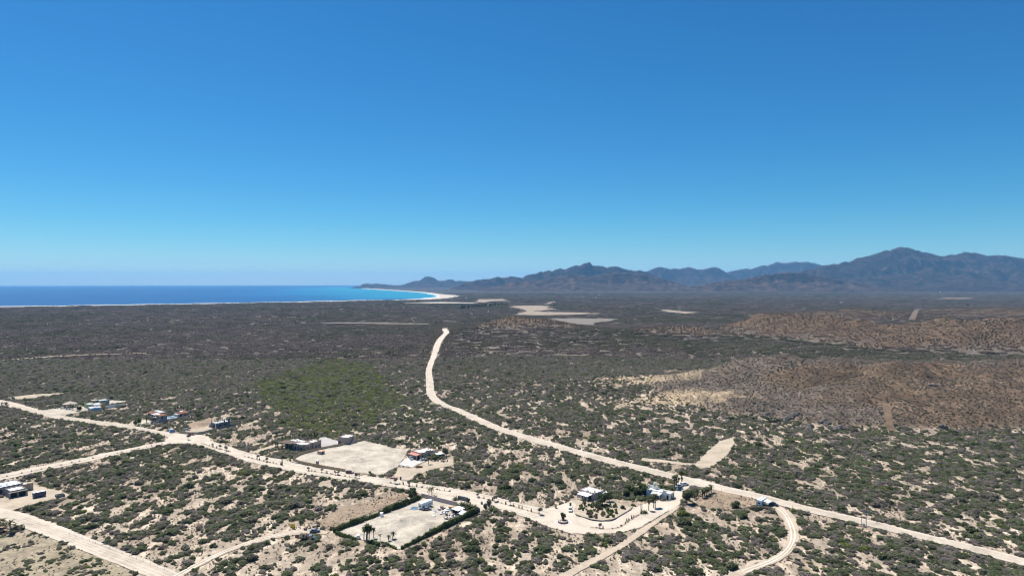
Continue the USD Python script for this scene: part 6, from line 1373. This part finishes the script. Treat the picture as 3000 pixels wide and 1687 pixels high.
_tp = [('grass_tuft', shrub_mesh(90 + i, 46, 0.3, 0.7, 3, False), leaf_material('tuft_%s' % 'abc'[i], c, 0.1)) for i, c in enumerate(([(0.15, 0.125, 0.085), (0.21, 0.175, 0.12), (0.28, 0.235, 0.165)], [(0.09, 0.088, 0.06), (0.13, 0.125, 0.085), (0.18, 0.165, 0.115)], [(0.085, 0.07, 0.055), (0.125, 0.105, 0.085), (0.17, 0.145, 0.12)]))]
_ts = rng.uniform(0.22, 0.62, len(tx))
instancer('dry_grass_tufts', _tp, np.column_stack([tx, ty, land_z(tx, ty) + 0.1]), rng.choice([0, 0, 1, 2], len(tx)), rng.uniform(0, 360, len(tx)), np.column_stack([_ts, _ts, _ts]), 'low dry grass and dwarf shrubs over the open sandy soil', 'grass')
# further off: patches of about forty low shrubs each, over the plain to the shore and the hills
def patch_mesh(seed, rad=17.0, n=46, kindmix=0):
    rg = np.random.default_rng(seed); mb = MB()
    ico = trimesh.creation.icosphere(0, 1.0)
    for _ in range(n):
        a = rg.uniform(0, 6.283); q = rad * math.sqrt(rg.random()) * rg.uniform(0.7, 1.1)
        r = rg.uniform(1.0, 2.6); v = ico.vertices * (1 + rg.uniform(-0.3, 0.3, (12, 1))) * [r, r * rg.uniform(0.9, 1.4), r * rg.uniform(0.5, 0.8)]
        mb.add(v + [q * math.cos(a), q * math.sin(a), r * 0.25], ico.faces)
    return mb
FAR_A = leaf_material('far_scrub_grey', [(0.092, 0.077, 0.066), (0.155, 0.129, 0.113), (0.236, 0.196, 0.173)], 0.05)
FAR_B = leaf_material('far_scrub_olive', [(0.066, 0.067, 0.042), (0.114, 0.108, 0.071), (0.181, 0.163, 0.121)], 0.05)
FAR_C = leaf_material('far_scrub_brown', [(0.094, 0.063, 0.048), (0.166, 0.114, 0.084), (0.252, 0.176, 0.126)], 0.05)
px_, py_, ps_, pk_ = [], [], [], []
for cell, y0, y1, s in ((17.0, 1005, 1900, 0.75), (25.0, 1900, 3000, 1.0), (40.0, 3000, 5200, 1.4), (70, 5200, 8200, 2.2)):
    x, y = scatter(cell, y0, y1)
    sd = coast_dist(x, y)
    hill = np.max([hill_h(k, x, y) for k in range(len(HILLS))], 0)
    ok = (sd > 190) & (shapely.distance(TAKEN_U, shapely.points(x, y)) > 15 * s) & (rng.random(len(x)) > bare(x, y))
    ok &= rng.random(len(x)) < 0.96
    x, y, hill = x[ok], y[ok], hill[ok]
    g = n2(x, y, 260, 121, 3) + rng.normal(0, 0.07, len(x))
    k = np.where(g > 0.54, 1, 0); k = np.where(hill > 5, 2, k)
    px_.append(x); py_.append(y); ps_.append(np.full(len(x), s) * rng.uniform(0.8, 1.15, len(x)) * np.where(hill > 5, 0.72, 1)); pk_.append(k)
# loose shrubs on the hills, and along the edges of everything bare
x, y = scatter(5.0, 1000, 2900)
hill = np.max([hill_h(k, x, y) for k in range(len(HILLS))], 0)
bb = bare(x, y); ok = (bb > 0.02) & (shapely.distance(TAKEN_U, shapely.points(x, y)) > 2) & (rng.random(len(x)) < sstep(0.0, 0.2, bb) * (0.42 + 0.55 * n2(x, y, 60, 131, 3)))
hx, hy = x[ok], y[ok]
# single shrubs fill the ground next to the roads and fields
x, y = scatter(4.2, 1005, 2300)
dd = shapely.distance(TAKEN_U, shapely.points(x, y)); ok = (dd > 2.2) & (dd < 18) & (coast_dist(x, y) > 150) & (rng.random(len(x)) < 0.8)
fx, fy = np.concatenate([x[ok], hx]), np.concatenate([y[ok], hy])
px_, py_, ps_, pk_ = map(np.concatenate, (px_, py_, ps_, pk_))
_fp = [('scrub_patch', patch_mesh(200 + 7 * a + b), m) for a, m in enumerate((FAR_A, FAR_B, FAR_C)) for b in range(3)]
_one = MB(); _ico = trimesh.creation.icosphere(1, 1.0); _one.add(_ico.vertices * [1, 1, 0.65] + [0, 0, 0.3], _ico.faces)
_fp += [('small_shrub', _one, FAR_A), ('small_shrub', _one, FAR_B), ('small_shrub', _one, FAR_C)]
pos = np.vstack([np.column_stack([px_, py_, land_z(px_, py_)]), np.column_stack([fx, fy, land_z(fx, fy)])])
idx = np.concatenate([pk_ * 3 + rng.integers(0, 3, len(px_)), rng.choice([9, 10, 10, 11], len(fx))])
sc = np.concatenate([ps_, np.concatenate([rng.uniform(1.0, 2.2, len(fx) - len(hx)), rng.uniform(0.6, 1.8, len(hx))])])
instancer('far_scrub', _fp, pos, idx, rng.uniform(0, 360, len(pos)), np.column_stack([sc, sc, np.concatenate([np.minimum(ps_, 1.5), sc[len(px_):]])]), 'grey scrub covering the far plain and the hills as one mass', 'scrub')
print('shrubs', len(X), 'patches', len(pos))
